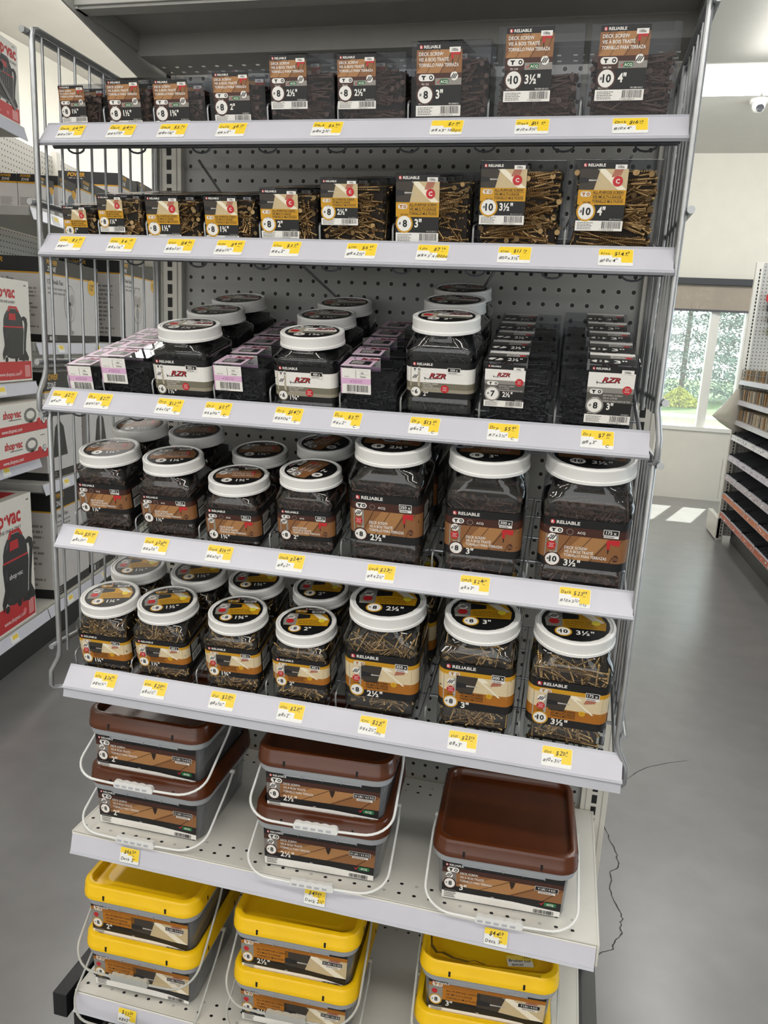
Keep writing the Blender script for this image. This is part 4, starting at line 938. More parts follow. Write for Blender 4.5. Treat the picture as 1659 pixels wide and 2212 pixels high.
def stock_jars():
    rows = [
     # tier, u centre, W, H, lid, lab, kind, gauge, size, count, number, big, back jars [(u, v)], rz, lidrot
     (3, 6.5, 3.95, 4.4, 3.85, (.45, 2.7), 'dry', '6', '1¼"', '500 x', '034 825', False, [(6.1, 6.6), (5.95, 10.7)], .0, .0),
     (3, 14.4, 3.95, 4.38, 3.85, (.62, 2.75), 'dry', '6', '1⅝"', '450 x', '034 844', False, [(13.75, 6.8), (13.75, 10.9)], .0, .12),
     (3, 22.35, 3.95, 5.62, 3.85, (1.4, 3.46), 'dry', '6', '2"', '350 x', '034 868', False, [(22.05, 6.8), (21.9, 10.9)], .0, .0),
     (4, .85, 3.75, 5.35, 3.85, (1.5, 3.5), 'deck', '8', '1¼"', '800 x', '034 781', False, [(.2, 6.8)], .03, .3),
     (4, 5.35, 3.8, 5.2, 3.85, (1.3, 3.13), 'deck', '8', '1½"', '600 x', '034 798', False, [(4.5, 6.9)], .05, .25),
     (4, 9.78, 3.75, 4.3, 3.85, (.6, 2.68), 'deck', '6', '1¾"', '350 x', '034 805', False, [(9.3, 6.6)], .03, .2),
     (4, 14.6, 3.7, 5.15, 3.85, (1.15, 3.15), 'deck', '8', '2"', '400 x', '034 811', False, [(13.95, 6.8)], .04, 1.25),
     (4, 19.65, 4.5, 7.25, 4.55, (1.6, 4.65), 'deck', '8', '2½"', '350 x', '034 910', True, [(19.75, 7.0)], .0, .05),
     (4, 25.35, 4.55, 7.2, 4.65, (1.42, 4.28), 'deck', '8', '3"', '300 x', '034 903', True, [(25.2, 7.2)], .02, .05),
     (4, 31.0, 5.0, 7.3, 5.0, (1.38, 4.36), 'deck', '10', '3½"', '175 x', '034 897', True, [], .0, .0),
     (5, .85, 3.8, 5.05, 3.9, (.75, 2.92), 'zinc', '8', '1¼"', '700 x', '035 000', False, [(.4, 6.3)], .03, .28),
     (5, 5.1, 3.85, 5.2, 3.95, (1.2, 3.2), 'zinc', '8', '1½"', '600 x', '035 017', False, [(5.2, 6.3)], .05, .35),
     (5, 10.1, 3.8, 5.2, 3.85, (1.3, 3.5), 'zinc', '8', '1¾"', '500 x', '035 024', False, [(9.6, 6.2)], .05, .18),
     (5, 14.75, 3.8, 5.1, 3.9, (1.35, 3.42), 'zinc', '8', '2"', '400 x', '035 031', False, [(14.3, 6.3)], .03, .15),
     (5, 19.95, 4.7, 7.2, 4.75, (1.45, 4.62), 'zinc', '8', '2½"', '350 x', '035 048', True, [(20.2, 7.4)], .03, .1),
     (5, 25.75, 4.6, 7.15, 4.55, (1.65, 4.88), 'zinc', '8', '3"', '300 x', '035 055', True, [(25.6, 7.35)], .02, .1),
     (5, 31.1, 4.7, 7.25, 4.65, (1.5, 4.6), 'zinc', '10', '3½"', '175 x', '035 062', True, [], .0, .05),
    ]
    made = []
    for i, (k, u, W, H, ld, lab, kind, g, size, cnt, num, big, back, rz, lr_) in enumerate(rows):
        base = '%sjar of %s %s' % ('large ' if big else '', words(size), COLR[kind]); grp = {3: 'jars of black drywall screws', 4: 'jars of brown deck screws', 5: 'jars of gold zinc screws'}[k]
        n = {3: 90}.get(k, 330 if LEN[size] < 1.8 else 260 if not big else 250)
        t = jar_thing(at(k, u, .08+W/2, .02, rz), '%s, front row of %s shelf' % (base, WORD[k]), grp, kind, W, H, ld, lab, g, size, cnt, num, 300+i, big, n, .8 if k == 4 and big else .95, lr_)
        made.append((t, k, base, grp, back))
    kids(); rnd = random.Random(9)
    for t, k, base, grp, back in made:
        for j, (u, v) in enumerate(back):
            dup(t, at(k, u, v, .02, rnd.uniform(-.06, .12)), '%s, %s from front, %s shelf' % (base, NTH[j+1], WORD[k]), grp)
def stock_tubs():
    Z6, Z7 = -47.97, -61.02; pit = 4.2
    def st(x, yf, z, rz): return T(x, yf+4.15, z) @ RZ(rz)
    gb, gy = 'buckets with brown lids', 'buckets with yellow lids'
    A = (3.45, -13.5, .015); B = (16.15, -13.95, .06); C_ = (28.2, -13.6, .05)
    a = tub_thing(st(A[0], A[1], Z6, A[2]), 'brown lidded bucket of 2 inch screws, lower of the left stack', gb, 'deck', '8', '2"', '12 LBS / 5.4 KG', '1', 501, .32, 1.05)
    b = tub_thing(st(B[0], B[1], Z6, B[2]), 'brown lidded bucket of 2 1/2 inch screws, lower of the middle stack', gb, 'deck', '8', '2½"', '10 LBS / 4.5 KG', '2', 502, .32, 1.05)
    tub_thing(st(C_[0], C_[1], Z6, C_[2]), 'single brown lidded bucket of 3 inch screws at the right end', gb, 'deck', '8', '3"', '9 LBS / 4 KG', '3', 503, .32, 1.05)
    kids()
    dup(a, st(A[0]-.05, A[1]+.02, Z6+pit, A[2]), 'brown lidded bucket of 2 inch screws, upper of the left stack', gb)
    dup(b, st(B[0]+.05, B[1]+.02, Z6+pit, B[2]+.01), 'brown lidded bucket of 2 1/2 inch screws, upper of the middle stack', gb)
    C1 = (3.2, -14.35, .03); D1 = (14.75, -14.05, .045); E1 = (27.75, -13.7, .06)
    c = tub_thing(st(*C1[:2], Z7, C1[2]), 'yellow lidded bucket of 2 inch screws, lower of the left stack', gy, 'zinc', '8', '2"', '12 LBS / 5.4 KG', '1', 511, -.9, 1.8)
    d = tub_thing(st(*D1[:2], Z7, D1[2]), 'yellow lidded bucket of 2 1/2 inch screws, lower of the middle stack', gy, 'zinc', '8', '2½"', '10 LBS / 4.5 KG', '2', 512, .3, 1.0)
    e = tub_thing(st(*E1[:2], Z7, E1[2]), 'yellow lidded bucket of 3 inch screws, under the broken lid', gy, 'zinc', '8', '3"', '9 LBS / 4 KG', '3', 513, .3, 1.0)
    tub_thing(st(E1[0]+.1, E1[1]+.05, Z7+pit, E1[2]+.01), 'yellow bucket of 3 inch screws with torn broken lid, topmost right', gy, 'zinc', '8', '3"', '9 LBS / 4 KG', '3', 514, -1.6, .95, True)
    kids()
    tub_thing(st(C1[0]-.1, C1[1]+.05, Z7+pit, C1[2]), 'yellow lidded bucket of 2 inch screws, upper of the left stack', gy, 'zinc', '8', '2"', '12 LBS / 5.4 KG', '1', 511, -1.6, .95)
    tub_thing(st(D1[0]-.1, D1[1]+.05, Z7+pit, D1[2]+.01), 'yellow lidded bucket of 2 1/2 inch screws, upper of the middle stack', gy, 'zinc', '8', '2½"', '10 LBS / 4.5 KG', '2', 512, -1.6, .95)
    # note taped on the torn lid
    b_ = MB(); p = Print(b_, lambda u, w, h: (u, w, .01+h)); p.rect(-.85, -.5, .85, .42, '#ecebe6', 1); p.poly([(-.85, .1), (.85, -.05), (.85, .42), (-.85, .42)], '#f1d654', 2)
    for t_, u, w, s_ in (('-10%', .2, .18, .2), ('Broken Lid', -.75, -.12, .22), ('special', -.6, -.42, .2)): p.text(t_, u, w, s_, '#1c1c20', 3, .012, .2, fit=1.5)
    o = b_.build('paper_note'); o.matrix_world = st(E1[0]+.1, E1[1]+.05, Z7+pit, E1[2]) @ Matrix.Translation((2.0*S, -2.85*S, 4.22*S)) @ RZ(.18)
    tag(o, 'handwritten Broken Lid special note on the torn yellow lid', 'note')
def tags():
    Q = {1: [(-.5, 'Deck', '4', '89', '#8x1¼"'), (2.8, 'Deck', '4', '99', '#8x1½"'), (6.05, 'Deck', '5', '79', '#8x1¾"'), (9.67, 'Deck', '6', '29', '#8x2"'), (15.25, 'Deck', '6', '99', '#8x2½"'), (21.8, '', '7', '89', '#8x3" 100pc'), (26.2, 'Deck', '11', '69', '#10x3½"'), (31.0, 'Deck', '16', '19', '#10x4"')],
         2: [(-.44, 'zinc', '3', '59', '#8x1"'), (2.96, 'zinc', '4.', '19', '#8x1¼"'), (6.73, 'zinc', '4', '89', '#8x1½"'), (9.85, 'zinc', '4', '99', '#8x1¾"'), (13.23, 'zinc', '5', '59', '#8x2"'), (17.6, 'zinc', '6', '69', '#8x2½"'), (21.56, 'zinc', '7', '59', '#8x3"x100pc'), (25.9, 'zinc', '11', '19', '#10x3½"'), (31., 'zinc', '14', '49', '#10x4"')],
         3: [(-1.26, 'Dry', '2', '19', '#6x1"'), (1.22, 'Dry', '2', '89', '#6x1¼"'), (6.04, 'Dry', '12', '59', '#6x1¼"'), (9.2, 'Dry', '2', '89', '#6x1⅝"'), (13.67, 'Dry', '14', '79', '#6x1⅝"'), (17.22, 'Dry', '3', '49', '#6x2"'), (21.73, 'Dry', '13', '89', '#6x2"'), (26.13, 'Dry', '5', '89', '#7x2½"'), (31.1, 'Dry', '7', '89', '#8x3"')],
         4: [(-.16, 'Deck', '31', '89', '#8x1¼"'), (4.93, 'Deck', '26', '89', '#8x1½"'), (9.32, 'Deck', '19', '69', '#6x1¾"'), (14., 'Deck', '24', '99', '#8x2"'), (19.66, 'Deck', '23', '69', '#8x2½"'), (25.24, 'Deck', '24', '99', '#8x3"'), (30.85, 'Deck', '23', '99', '#10x3½"')],
         5: [(1.32, 'zinc', '26', '99', '#8x1¼"'), (4.98, 'zinc', '25', '89', '#8x1½"'), (9.81, 'zinc', '25', '99', '#8x1¾"'), (14.47, 'zinc', '23', '59', '#8x2"'), (19.79, 'zinc', '22', '29', '#8x2½"'), (25.33, 'zinc', '23', '39', '#8x3"'), (30.84, 'zinc', '23', '19', '#10x3½"')]}
    n = 0
    for k, L in Q.items():
        oy, oz, a = TI[k]
        for u, wd_, pr, ct, sz in L:
            n += 1; ex = ('C', .76) if k == 3 else ('350p', .6) if (k, pr, ct) == (5, '22', '29') else ('175p', .66) if (k, pr, ct) == (4, '23', '99') else None
            M = T(u, oy-.745, oz-.16) @ RX(-math.atan2(.92, 1.16)) @ RY(random.Random(n).uniform(-.015, .015))
            lb = 'price tag reading %s.%s for %s, %s rail' % (pr.strip('.'), ct, (wd_+' ' if wd_ else '')+sz.replace('#', '').replace('½', ' 1/2').replace('¼', ' 1/4').replace('¾', ' 3/4').replace('⅝', ' 5/8').replace('"', ' inch').replace('x', ' x '), WORD[k])
            price_tag(M, lb, 'price tags on the rails', lines_for(wd_, pr, ct, sz, ex), 1.72, 1.12, n)
    for x, z, y, pr, ct, w_, lb in ((3.1, -48.78, -15.06, '66', '59', 'Deck 2"', 'handwritten price tag 66 dollars 59 below the left brown buckets'), (16.6, -48.78, -15.06, '49', '89', 'Deck 2½"', 'handwritten price tag 49 dollars 89 below the middle brown buckets'),
                               (28.4, -48.78, -15.06, '44', '59', 'Deck 3"', 'handwritten price tag 44 dollars 59 below the single brown bucket'), (2.85, -61.84, -15.46, '55', '29', '#8x2"', 'handwritten price tag 55 dollars 29 on the base shelf rail')):
        n += 1; price_tag(T(x, y, z) @ RX(-math.atan2(.33, 1.31)), lb, 'price tags on the rails', lines_for(w_, pr, ct, '', None, True), 1.45, 1.05, n)
# ================================================================== aisle on the left
LM = T(-51.9, 36.9, FL) @ RZ(math.radians(10.66))
def lt(n, s, z): return LM @ Matrix.Translation((n*S, s*S, z*S))
def left_aisle():
    pg = pegmat('cream_pegboard', '#c9c5bc', '#0b0b0d', (1, 2))
    g = thing('shelving_gondola', 'cream pegboard shelving unit in the left aisle with vacuum boxes', 'shelving unit', LM)
    b = MB(); b.box(-16.3, -60, 0, -16, 130, 88, pg); b.build('pegboard_panel', g)
    for s in (-38, 10, 58, 106): b = MB(); b.box(-16.2, s-.8, 0, -15, s+.8, 89, PAINT); b.build('upright', g)
    b = MB(); b.box(-.3, -60, 0, 0, 130, 6.2, BLACKP); b.build('kick_plate', g)
    def sh(label, z, s0, s1, nf):
        t = thing('steel_shelf', label, 'shelf', lt(0, 0, z), 'shelves of the left aisle unit')
        d = MB(); d.box(-15.5, s0, -.15, nf, s1, 0, PAINT, .03); d.box(nf-.15, s0, -1.3, nf, s1, 0, PAINT)
        for s in (s0, s1-.15): d.prism([(-15.5, -.1), (nf, -.1), (nf, -1.3), (-12, -1.6), (-15.5, -3.4)], s, s+.15, PAINTG)
        d.build('deck', t)
        r = MB(); r.prism([(nf, -.1), (nf+.5, -1.75), (nf+.45, -1.85), (nf-.03, -.3)], s0+.1, s1-.1, RAIL); r.build('price_rail', t)
        for j, s in enumerate((s0+6.5, s0+21, s0+36)):
            if s > s1-2: continue
            q = MB(); p = Print(q, lambda u, w, h: (nf+.5-.3*(w-.1)+h, u, -1.75+w)); p.rect(s, .2, s+2.2, 1.4, '#e9e7e2', 1); p.rect(s+.6, .7, s+2.1, 1.3, '#f0cf45', 2); q.build('shelf_ticket', t)
    sh('cream shelf at top left holding the drawn vacuum box', 81.9, -38, 9.6, 3); sh('cream shelf holding the middle vacuum box', 45.8, -38, 9.6, 3); sh('cream shelf under the two hose boxes', 34.2, -38, 9.4, 3)
    sh('white base shelf of the left aisle near the bottom vacuum box', 8.5, -38, 10, 2.9); sh('white base shelf of the left aisle below the tall grey fan box', 8.5, 10.1, 106, 2.9)
    sh('cream high shelf with small black topped boxes', 71.4, 10.2, 106, 2.9); sh('cream shelf with the desk fan boxes', 51.6, 10.2, 106, 2.9); sh('cream shelf with the heater box behind the hose boxes', 29.3, 10.2, 106, 2.9)
    card = mat('white_carton', '#e6e0d6', .5, 0, .02, 20)
    def front(mb, nf, step=.009): return Print(mb, lambda u, w, h: (nf+.01+h, u, w), step)
    def side(mb, s0): return Print(mb, lambda u, w, h: (u, s0-.01-h, w), .009)
    def vac(p, cx, cz, h, head, sx=1.0):
        k = h/10; q = lambda pts: [(cx+a*k*sx, cz+b*k) for a, b in pts]
        p.poly(q([(-2.7, 4.5), (-2.75, 3.4), (-2.35, -2.6), (-1.9, -3.4), (-.8, -3.8), (.8, -3.8), (1.9, -3.4), (2.3, -2.6), (2.75, 3.4), (2.7, 4.5)]), '#26262a', 3)
        p.poly(q([(-2.6, 4.4), (-2.55, 6.2), (-2.2, 7.6), (-1.6, 8.7), (-.8, 9.3), (.7, 9.3), (1.5, 8.7), (2.1, 7.6), (2.5, 6.2), (2.6, 4.4)]), '#2d2d31', 4)
        p.poly(q([(-2.2, 6.6), (-1.7, 8.2), (-1.3, 8.7), (-1.5, 7.2)]), '#4a4a50', 5); p.poly(q([(-2.3, 3.2), (-1.9, 3.2), (-1.6, -2.6), (-1.9, -2.6)]), '#3c3c41', 4)
        p.poly(q([(-2.6, 4.4), (2.6, 4.4), (2.6, 4.75), (-2.6, 4.75)]), RED, 5)
        p.poly(q([(-1.5, 8.6), (-1.0, 10), (1.0, 10), (1.7, 8.6), (1.2, 8.6), (.8, 9.4), (-.7, 9.4), (-1.0, 8.6)]), RED if head else '#3a3a3e', 5)
        p.poly(q([(-1.2, 6.4), (-1.1, 8.1), (.6, 8.1), (.7, 6.4)]), RED, 5)
        p.poly(q([(2.2, 7.2), (3.0, 7.6), (3.7, 7.0), (3.9, 5.5), (3.3, 1), (3.1, -1.6), (3.9, -3.6), (3.8, -4.5), (1.0, -4.3), (1.2, -3.6), (2.5, -2.6), (2.75, 1), (3.1, 5.4), (2.9, 6.4), (2.4, 6.4)]), '#1c1c1f', 4)
        p.poly(q([(-3.2, -2.6), (-2.0, 1.5), (-1.2, 1.7), (-1.6, -1.5), (-3.0, -4.2)]), '#1c1c1f', 5)
        for a in (-2.2, .4, 2.4): p.circ(cx+a*k*sx, cz-4*k, .7*k, '#17171a', 5, 12)
        if head == 2: p.text('shop·vac', cx-.2*k, cz+1.2*k, .9*k, '#d9d6d2', 6, .02, al='c', fit=3.6*k*sx)
    def vacbox(label, s1, z, L_, H, D, cx, cz, ph, tx, ts, tz, head, sx=1.0, drawn=False):
        t = thing('vacuum_box', label, 'vacuum box', lt(0, 0, z), 'boxed vacuums of the left aisle')
        b = MB(); b.box(2.6-D, s1-L_, 0, 2.6, s1, H, card, .06); b.build('carton', t)
        a = MB(); p = front(a, 2.6)
        p.rect(s1-L_, H*.02, s1-.25, H*.2, RED, 1); p.text('www.shopvac.com', s1-.55*L_, H*.06, H*.035, WHT, 2, .0, fit=L_*.36); p.circ(s1-.2*L_, H*.09, H*.025, '#dd7777', 2, 10); p.rect(s1-.13*L_, H*.04, s1-.04*L_, H*.16, '#d98a88', 2)
        p.text('shop·vac', tx, tz, ts, RED, 2, .03, al='r', sx=.9); p.text('THE ONE & ONLY', tx, tz-ts*.5, ts*.22, '#55504c', 2, .01, al='r')
        vac(p, cx, cz, ph, head, sx); p.micro(s1-1.5, H*.94, s1-.5, H*.965, 1, MIC, 2, 3)
        if drawn:
            for k in range(5): p.poly([(cx-1.3+.5*k, cz+.2), (cx-1.22+.5*k, cz+.2), (cx-1.05+.45*k, cz+ph*.8), (cx-1.13+.45*k, cz+ph*.8)], '#8f8d8a', 6)
            for k in (.62, .42): p.circ(cx-1, cz+ph*.6, k+.12, '#8f8d8a', 6, 14); p.circ(cx-1, cz+ph*.6, k+.05, '#2b2b2e', 7, 14)
            p.poly([(cx-2.4, cz+.9), (cx-1.8, cz+1.2), (cx+2.6, cz-1.9), (cx+2.2, cz-2.4)], '#6f6d6b', 8); p.poly([(cx-2.5, cz-1.6), (cx+2.2, cz-1.6), (cx+2.2, cz-1.5), (cx-2.5, cz-1.5)], '#8f8d8a', 6)
        q = Print(a, lambda u, w, h: (w, u, H+.01+h), .03); q.rect(s1-.85*L_, 2.4-D*.8, s1-.1*L_, 1.2, RED, 1); q.rect(s1-.5*L_, -.5-D*.3, s1-.2*L_, -.3, '#a59a93', 2); q.text('shop·vac', s1-.55*L_, .4, .5, WHT, 2, .03)
        a.build('print', t)
    vacbox('vacuum box with line drawn vacuum on the top left shelf', 9.3, 82, 17, 10.4, 11, 5.6, 4.0, 4.1, 8.8, 1.5, 8.4, 0, 1.9, True)
    vacbox('vacuum box with red handled black vacuum, middle left shelf', 9.3, 45.9, 17, 14.6, 11, 4.4, 5.4, 5.4, 5.2, 1.6, 12.0, 1, 1.9)
    vacbox('tall vacuum box with black drum vacuum on the left base shelf', 6.9, 8.6, 17, 20.2, 11, 1.6, 7.0, 8.4, 3.6, 2.3, 16.4, 2, 1.6)
    def hose(label, z, H):
        t = thing('hose_box', label, 'hose box', lt(0, 0, z), 'boxed vacuum hoses')
        b = MB(); b.box(-8, -10, 0, 4.9, 8.9, H, card, .05); b.build('carton', t)
        a = MB(); p = front(a, 4.9); p.rect(-10, 0, 8.85, H*.3, RED, 1); p.text('www.shopvac.com', -4.4, H*.08, H*.12, WHT, 2, .01, fit=5.5)
        p.text('shop·vac', 1.0, H*.55, H*.24, RED, 2, .03, al='r', sx=.9); p.rect(-2.4, H*.46, 1.0, H*.49, MIC, 2)
        p.circ(3.6, H*.55, 1.75, '#8d8a84', 3, 24, .62); p.circ(3.6, H*.57, 1.2, '#e6e0d6', 4, 24, .5); p.rect(3.2, H*.3, 4.2, H*.38, BLK, 5)
        for k in range(18):
            an = 2*math.pi*k/18; p.poly([(3.6+1.2*math.cos(an), H*.56+.62*math.sin(an)), (3.6+1.75*math.cos(an), H*.55+1.08*math.sin(an)), (3.6+1.75*math.cos(an+.12), H*.55+1.08*math.sin(an+.12)), (3.6+1.2*math.cos(an+.12), H*.56+.62*math.sin(an+.12))], '#55534f', 5)
        p.circ(6.0, H*.3, .55, RED, 5); p.circ(7.5, H*.32, .6, '#4a4846', 5); p.circ(7.5, H*.32, .5, WHT, 6); p.text('8', 7.5, H*.27, .45, BLK, 7, .02, al='c'); p.micro(6.4, H*.78, 8.2, H*.84, 1, MIC, 3, 4)
        a.build('print', t)
    hose('cream hose box with red band, lower of the two', 34.35, 4.35); hose('cream hose box with red band, upper of the two', 38.75, 4.35)
    grey = mat('grey_carton', '#cbc6c3', .55, 0, .03, 20)
    def pz(label, n1, s0, z, L_, H, D, head, txt, art, foot=1.1, grp='black topped appliance boxes', cat='appliance box'):
        t = thing('appliance_box', label, cat, lt(0, 0, z), grp)
        b = MB(); b.box(n1-D, s0, 0, n1, s0+L_, H, grey, .05); b.build('carton', t)
        a = MB(); p = front(a, n1); q = side(a, s0)
        p.rect(s0, H-head, s0+L_, H, '#1a1a1d', 1); p.rect(s0, H-head-.25, s0+L_, H-head, GLD, 1); q.rect(n1-D, H-head, n1, H, '#1a1a1d', 1); q.rect(n1-D, H-head-.25, n1, H-head, GLD, 1)
        p.rect(s0, 0, s0+L_, foot, '#161618', 1); q.rect(n1-D, 0, n1, foot, '#161618', 1)
        for pr, u, wd in ((p, s0+.7, L_*.3), (q, n1-D*.85, D*.55)):
            ts = head*.3; pr.text('POWER', u, H-head*.42, ts, GLD, 2, .03, .25, fit=wd); pr.text('ZONE', u+.1, H-head*.86, ts, '#c9c6c2', 2, .03, .25, fit=wd*.8)
        if txt:
            p.text(txt, s0+.8, H-head-1.6, .7, '#3b3937', 2, .01); q.text(txt, n1-D*.8, H-head-1.5, .6, '#3b3937', 2, .01)
        q.micro(n1-D*.9, foot+.3, n1-.6, H-head-2.2, 12, '#8d8885', 2, 6); p.micro(s0+.8, H-head-3.4, s0+L_*.7, H-head-2.0, 2, '#8d8885', 2, 8)
        if art == 'fan':
            p.circ(s0+L_*.42, H*.48, H*.16, '#8f8b88', 2, 24, 1.5); p.circ(s0+L_*.42, H*.48, H*.15, '#c4bfbc', 3, 24, 1.5)
            for an in (.5, 2.6, 4.7): p.circ(s0+L_*.42+H*.07*math.cos(an), H*.48+H*.1*math.sin(an), H*.06, '#9f9a97', 4, 14, 1.3)
            p.rect(s0+L_*.42-.25, H*.12, s0+L_*.42+.25, H*.45, '#8f8b88', 5); p.circ(s0+L_*.42, H*.12, H*.09, '#8f8b88', 5, 16, .35); p.circ(s0+L_*.42, H*.48, .35, BLK, 6)
            p.circ(s0+L_*.86, H-head-1.2, 1.7, '#d9a520', 3, 14, .8); p.text('12"', s0+L_*.86, H-head-1.6, .9, BLK, 4, .02, al='c')
        if art == 'heater':
            p.poly([(s0+2, H*.2), (s0+3, H*.48), (s0+4.5, H*.55), (s0+6, H*.48), (s0+7.2, H*.2)], '#1a1a1c', 3); p.circ(s0+4.4, H*.36, 1.4, '#2c2c30', 4, 16, 1.3); p.circ(s0+10.5, H*.66, 1.7, '#cf7a1c', 3, 12, .8)
        if art == 'dots':
            p.circ(s0+L_*.7, H*.4, min(L_, H)*.2, '#5e6a72', 3, 14, 1.3); p.circ(s0+L_*.85, H*.7, H*.12, GLD, 3, 10)
        p.rect(s0+.8, .25, s0+1.5, foot-.25, '#c9c6c2', 2); p.micro(s0+1.8, .2, s0+3.5, foot-.2, 3, '#8d8885', 2, 5)
        a.build('print', t)
    pz('desk fan box with pale fan picture, nearest on the middle shelf', 2.2, 15.3, 51.7, 20, 13.0, 12, 2.3, '12" Desk Fan', 'fan')
    pz('desk fan box farther along beside the pegboard upright', 2.2, 45.5, 51.7, 22, 15.6, 12, 2.3, '12" Desk Fan', 'fan')
    pz('heater box with black heater picture behind the hose boxes', 2.4, 13.2, 29.4, 13, 17.5, 12, 3.0, '', 'heater', 1.2)
    pz('large box with gold line behind lowest fan shelf, far bay', 2.2, 30, 29.4, 16, 17, 12, 3.0, '18" Wall Fan', 'heater', 1.2)
    pz('tall grey stand fan box on the base shelf', 2.0, 14.2, 8.6, 14, 18.3, 12, 3.0, '18" Stand Fan', '', 1.6)
    pz('second tall grey stand fan box farther along the base shelf', 2.0, 29.5, 8.6, 16, 18.3, 12, 3.0, '18" Stand Fan', '', 1.6)
    for i in range(5): pz(('small black topped box at the open end of the high shelf, %s from the aisle' % ('nearest', 'second', 'third', 'fourth', 'fifth')[i]), 2.2-3.05*i, 14.0, 71.5, 5.5, 5.0, 2.95, 1.1, '', 'dots', .1, 'small boxes on the high shelf')
    pz('taller black topped box after the small ones on the high shelf', 2.2, 21, 71.5, 6.5, 6.2, 12, 1.4, '', 'dots', .1, 'small boxes on the high shelf'); pz('long black topped box on the high shelf behind the wire frame', 2.0, 30, 71.5, 15, 7.6, 12, 1.6, '', 'dots', .1, 'small boxes on the high shelf')
    pz('black topped box on the high shelf, left of the upright', 2.0, 47, 71.5, 9, 12, 12, 2.2, '', 'dots', .1, 'small boxes on the high shelf'); pz('black topped box on the high shelf, touching the upright in view', 2.0, 57, 71.5, 9, 12.5, 12, 2.2, '', 'dots', .1, 'small boxes on the high shelf')

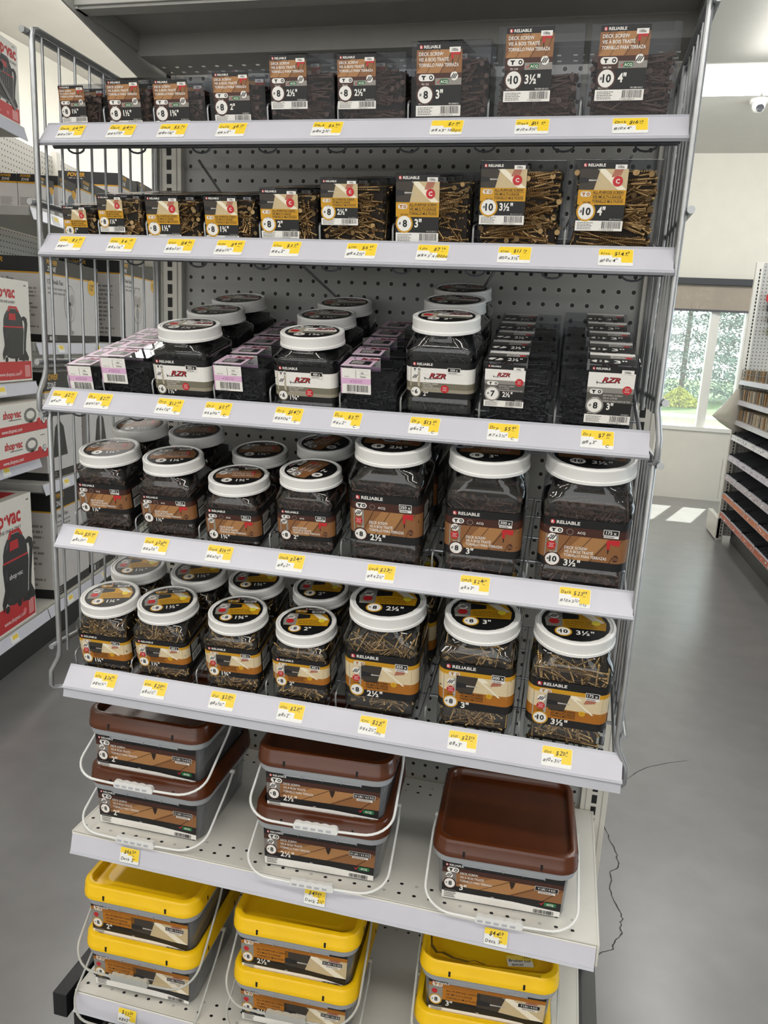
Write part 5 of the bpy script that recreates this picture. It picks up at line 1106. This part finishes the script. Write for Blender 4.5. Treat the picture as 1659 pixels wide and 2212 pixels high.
# ================================================================== aisle on the right
def right_aisle():
    XR, YE = 78.4, 191.5; pg = pegmat('pale_pegboard', '#b3b2ae', '#3f3f41', (0, 2), .17)
    g = thing('shelving_gondola', 'pale pegboard shelving unit at the right edge with small parts bins', 'shelving unit', T(0, 0, 0))
    b = MB(); b.box(80.2, YE+.6, -66, 128, YE+1, 15, pg); b.build('pegboard_panel', g)
    b = MB(); b.box(XR, YE, FL, XR+1.9, YE+1.6, 15.2, PAINT, .05)
    for z in range(-66, 14): b.box(XR+1.0, YE-.02, z-.35, XR+1.35, YE+.1, z+.35, DARK)
    b.build('upright', g)
    b = MB(); b.box(XR+17, 60, -67, XR+17.4, YE, -17, PAINTG); b.build('centre_panel', g)
    b = MB(); b.box(XR-.4, YE, FL+.4, XR+1, YE+16, -60.5, PAINT, .2); b.build('base_foot', g)
    b = MB(); b.box(82.4, 60, FL, 82.8, YE-1, -60.6, BLACKP); b.build('kick_plate', g)
    for z, nm in ((-18.3, 'top'), (-24.1, 'second'), (-30.0, 'third')):
        t = thing('steel_shelf', 'white %s shelf of upright packets at the right edge' % nm, 'shelf', T(0, 0, z), 'packet shelves of the right unit')
        d = MB(); d.box(XR+.3, 62, -.2, XR+17, YE-.3, 0, PAINT); d.build('deck', t); r = MB(); r.prism([(XR+.3, 0), (XR, -.1), (XR-.15, -1.3), (XR+.2, -1.3)], 62, YE-.6, RAIL); r.build('price_rail', t)
    b = MB(); 
    for k in range(10): b.tube([(XR+.4, YE-.8-4*k, -18), (XR+.4, YE-.8-4*k, -15.2)], .09, STEELD, 6)
    for z in (-15.2, -16.6): b.tube([(XR+.4, YE-.8, z), (XR+.4, 140, z)], .09, STEELD, 6)
    b.build('wire_fence', g)
    kr = [mat('kraft_packet', '#b08a5c', .6, 0, .15, 30), mat('pale_packet', '#d8cdb8', .5, 0, .1, 30), mat('grey_packet', '#8d857c', .5, 0, .1, 30)]
    hdr = mat('packet_header', '#4a3f38', .5); rnd = random.Random(8); pr = []
    for m in kr:
        b = MB(); b.box(0, -.28, 0, 4.6, .28, 3.1, m, .04); me = b.mesh('hardware_packet'); c = MB(); c.box(.5, -.3, 2.4, 4.2, .3, 3.0, hdr); pr.append((me, c.mesh('packet_header')))
    for z, nm in ((-18.3, 'top'), (-24.1, 'second'), (-30.0, 'third')):
        for i in range(34):
            y = YE-2.2-1.12*i+rnd.uniform(-.12, .12); a, h = pr[rnd.randrange(3)]
            o = put('hardware_packet', a, None, T(XR+.7+rnd.uniform(0, .5), y, z+.03) @ RX(rnd.uniform(-.12, .12))); put('header', h, o)
            tag(o, 'thin hardware packet standing upright on the %s packet shelf, right edge' % nm, 'packet', 'packets on the %s packet shelf' % nm)
    lc = ['#e2e2e6', '#c9c4d2', '#b7aeb4', '#c26a3a', '#b5532e']
    binm = mat('black_bin', '#17181b', .45)
    for k, z in enumerate((-35.85, -42.1, -48.0, -53.8, -59.65)):
        for j in range(5):
            y1 = YE-.8-15.2*j; y0 = y1-15.0
            t = thing('parts_bin', 'black divided parts bin, %s row, %s from the far end, right edge' % (('top', 'second', 'third', 'fourth', 'bottom')[k], ('first', 'second', 'third', 'fourth', 'fifth')[j]), 'parts bin', T(0, 0, z), 'divided parts bins')
            b = MB(); b.box(XR+.2, y0, 0, XR+14, y1, .15, binm); b.box(XR+13.8, y0, 0, XR+14, y1, 4.6, binm); b.box(XR+.2, y0, 0, XR+14, y0+.12, 1.8, binm); b.box(XR+.2, y1-.12, 0, XR+14, y1, 1.8, binm); b.build('tray', t)
            for q in range(1, 5):
                d = MB(); y = y0+3*q; d.prism([(XR+.3, .1), (XR+13.6, .1), (XR+13.6, 4.4), (XR+9, 4.4), (XR+.6, 2.0)], y-.06, y+.06, mat('bin_divider', '#4a4c51', .35)); d.build('divider', t)
            r = MB(); r.prism([(XR+.5, 1.5), (XR+.1, 1.4), (XR-.15, -.1), (XR+.3, -.1)], y0+.05, y1-.05, RAIL)
            p = Print(r, lambda u, w, h: (XR+.12-.26*(1.35-w)/1.5-.02-h, u, w), .02); rr = random.Random(k*10+j)
            p.rect(y0+.2, -.0, y1-.2, 1.3, lc[k], 1)
            for q in range(9):
                u = rr.uniform(y0+.6, y1-1.6); w = rr.uniform(.15, .8); p.rr(u, w, u+rr.uniform(.5, 1.4), w+rr.uniform(.15, .45), .06, rr.choice(['#6d5f6e', '#8d8790', '#efeeee', '#d8924a', '#7a4a3a'] if k > 2 else ['#8d8790', '#b8b4be', '#f2f2f2', '#77737c']), 2)
            r.build('label_strip', t)
            c = MB(); rr2 = random.Random(k*31+j)
            pm = mat('loose_hardware', '#a9a39c' if k < 3 else '#9c7a58', .4, .4, .3, 60)
            for q in range(5): c.box(XR+.8, y0+.3+3*q, .15, XR+6, y0+2.7+3*q, .15+rr2.uniform(.4, 1.0), pm, .2)
            o = c.build('loose_hardware', t); o['kind'] = 'stuff'
    # translucent bag
    t = thing('plastic_bag', 'creased translucent plastic bag hanging from the right shelving upright', 'bag', T(77.6, 189.2, -21))
    b = MB(); rn = random.Random(2); rings = []
    for z, xa, xb, dep in ((0, -.2, 1.6, .3), (-1.6, -1.0, 2.2, .7), (-4, -2.6, 2.6, 1.3), (-6.5, -4.6, 2.8, 1.6), (-8.2, -5.9, 3.0, 1.7), (-10, -3.4, 3.1, 1.4), (-11.6, -.6, 3.2, .9), (-12.3, 1.2, 3.1, .4)):
        rings.append([((xa+xb)/2+(xb-xa)/2*math.cos(2*math.pi*k/18)*(1+rn.uniform(-.05, .05)), dep*math.sin(2*math.pi*k/18)*(1+rn.uniform(-.3, .3)), z+rn.uniform(-.2, .2)) for k in range(18)])
    b.loft(rings, clear('bag_film', '#dedbd2', .8, .25, 1.4, .75, '#d6d2c6'), True); b.build('bag_film', t)
    t = thing('sign_holder', 'narrow clear sign holder on the right shelving upright', 'sign holder', T(77.6, 193.4, -55)); b = MB(); b.box(-.1, 0, 0, .1, 1.2, 12.5, mat('holder_white', '#dcdbd6', .35), .04); b.build('holder', t)
    for i, (z, c) in enumerate(((5.2, RED), (2.4, '#2f2f33'), (-.8, '#3a3a3e'), (-4.2, '#8a8a2a'))):
        b = MB(); b.box(0, 0, 0, 6, .7, 1.9, mat('carded_'+c[1:], c, .5), .05); p = Print(b, lambda u, w, h: (u, -.01-h, w), .02); p.rect(.4, .4, 2.2, 1.4, WHT, 1); p.rect(2.6, .3, 5.6, .6, '#d8c23a', 1)
        o = b.build('carded_tool'); o.matrix_world = T(82.2+.6*i, 190.6, z-.8); tag(o, 'small carded tool hanging on pale pegboard, %s from top at right edge' % ('first', 'second', 'third', 'fourth')[i], 'carded tool', 'carded tools on the pegboard')

room(); gondola(); shelves(); side_frames(); stock_boxes(); stock_jars(); stock_tubs(); tags(); left_aisle(); right_aisle()
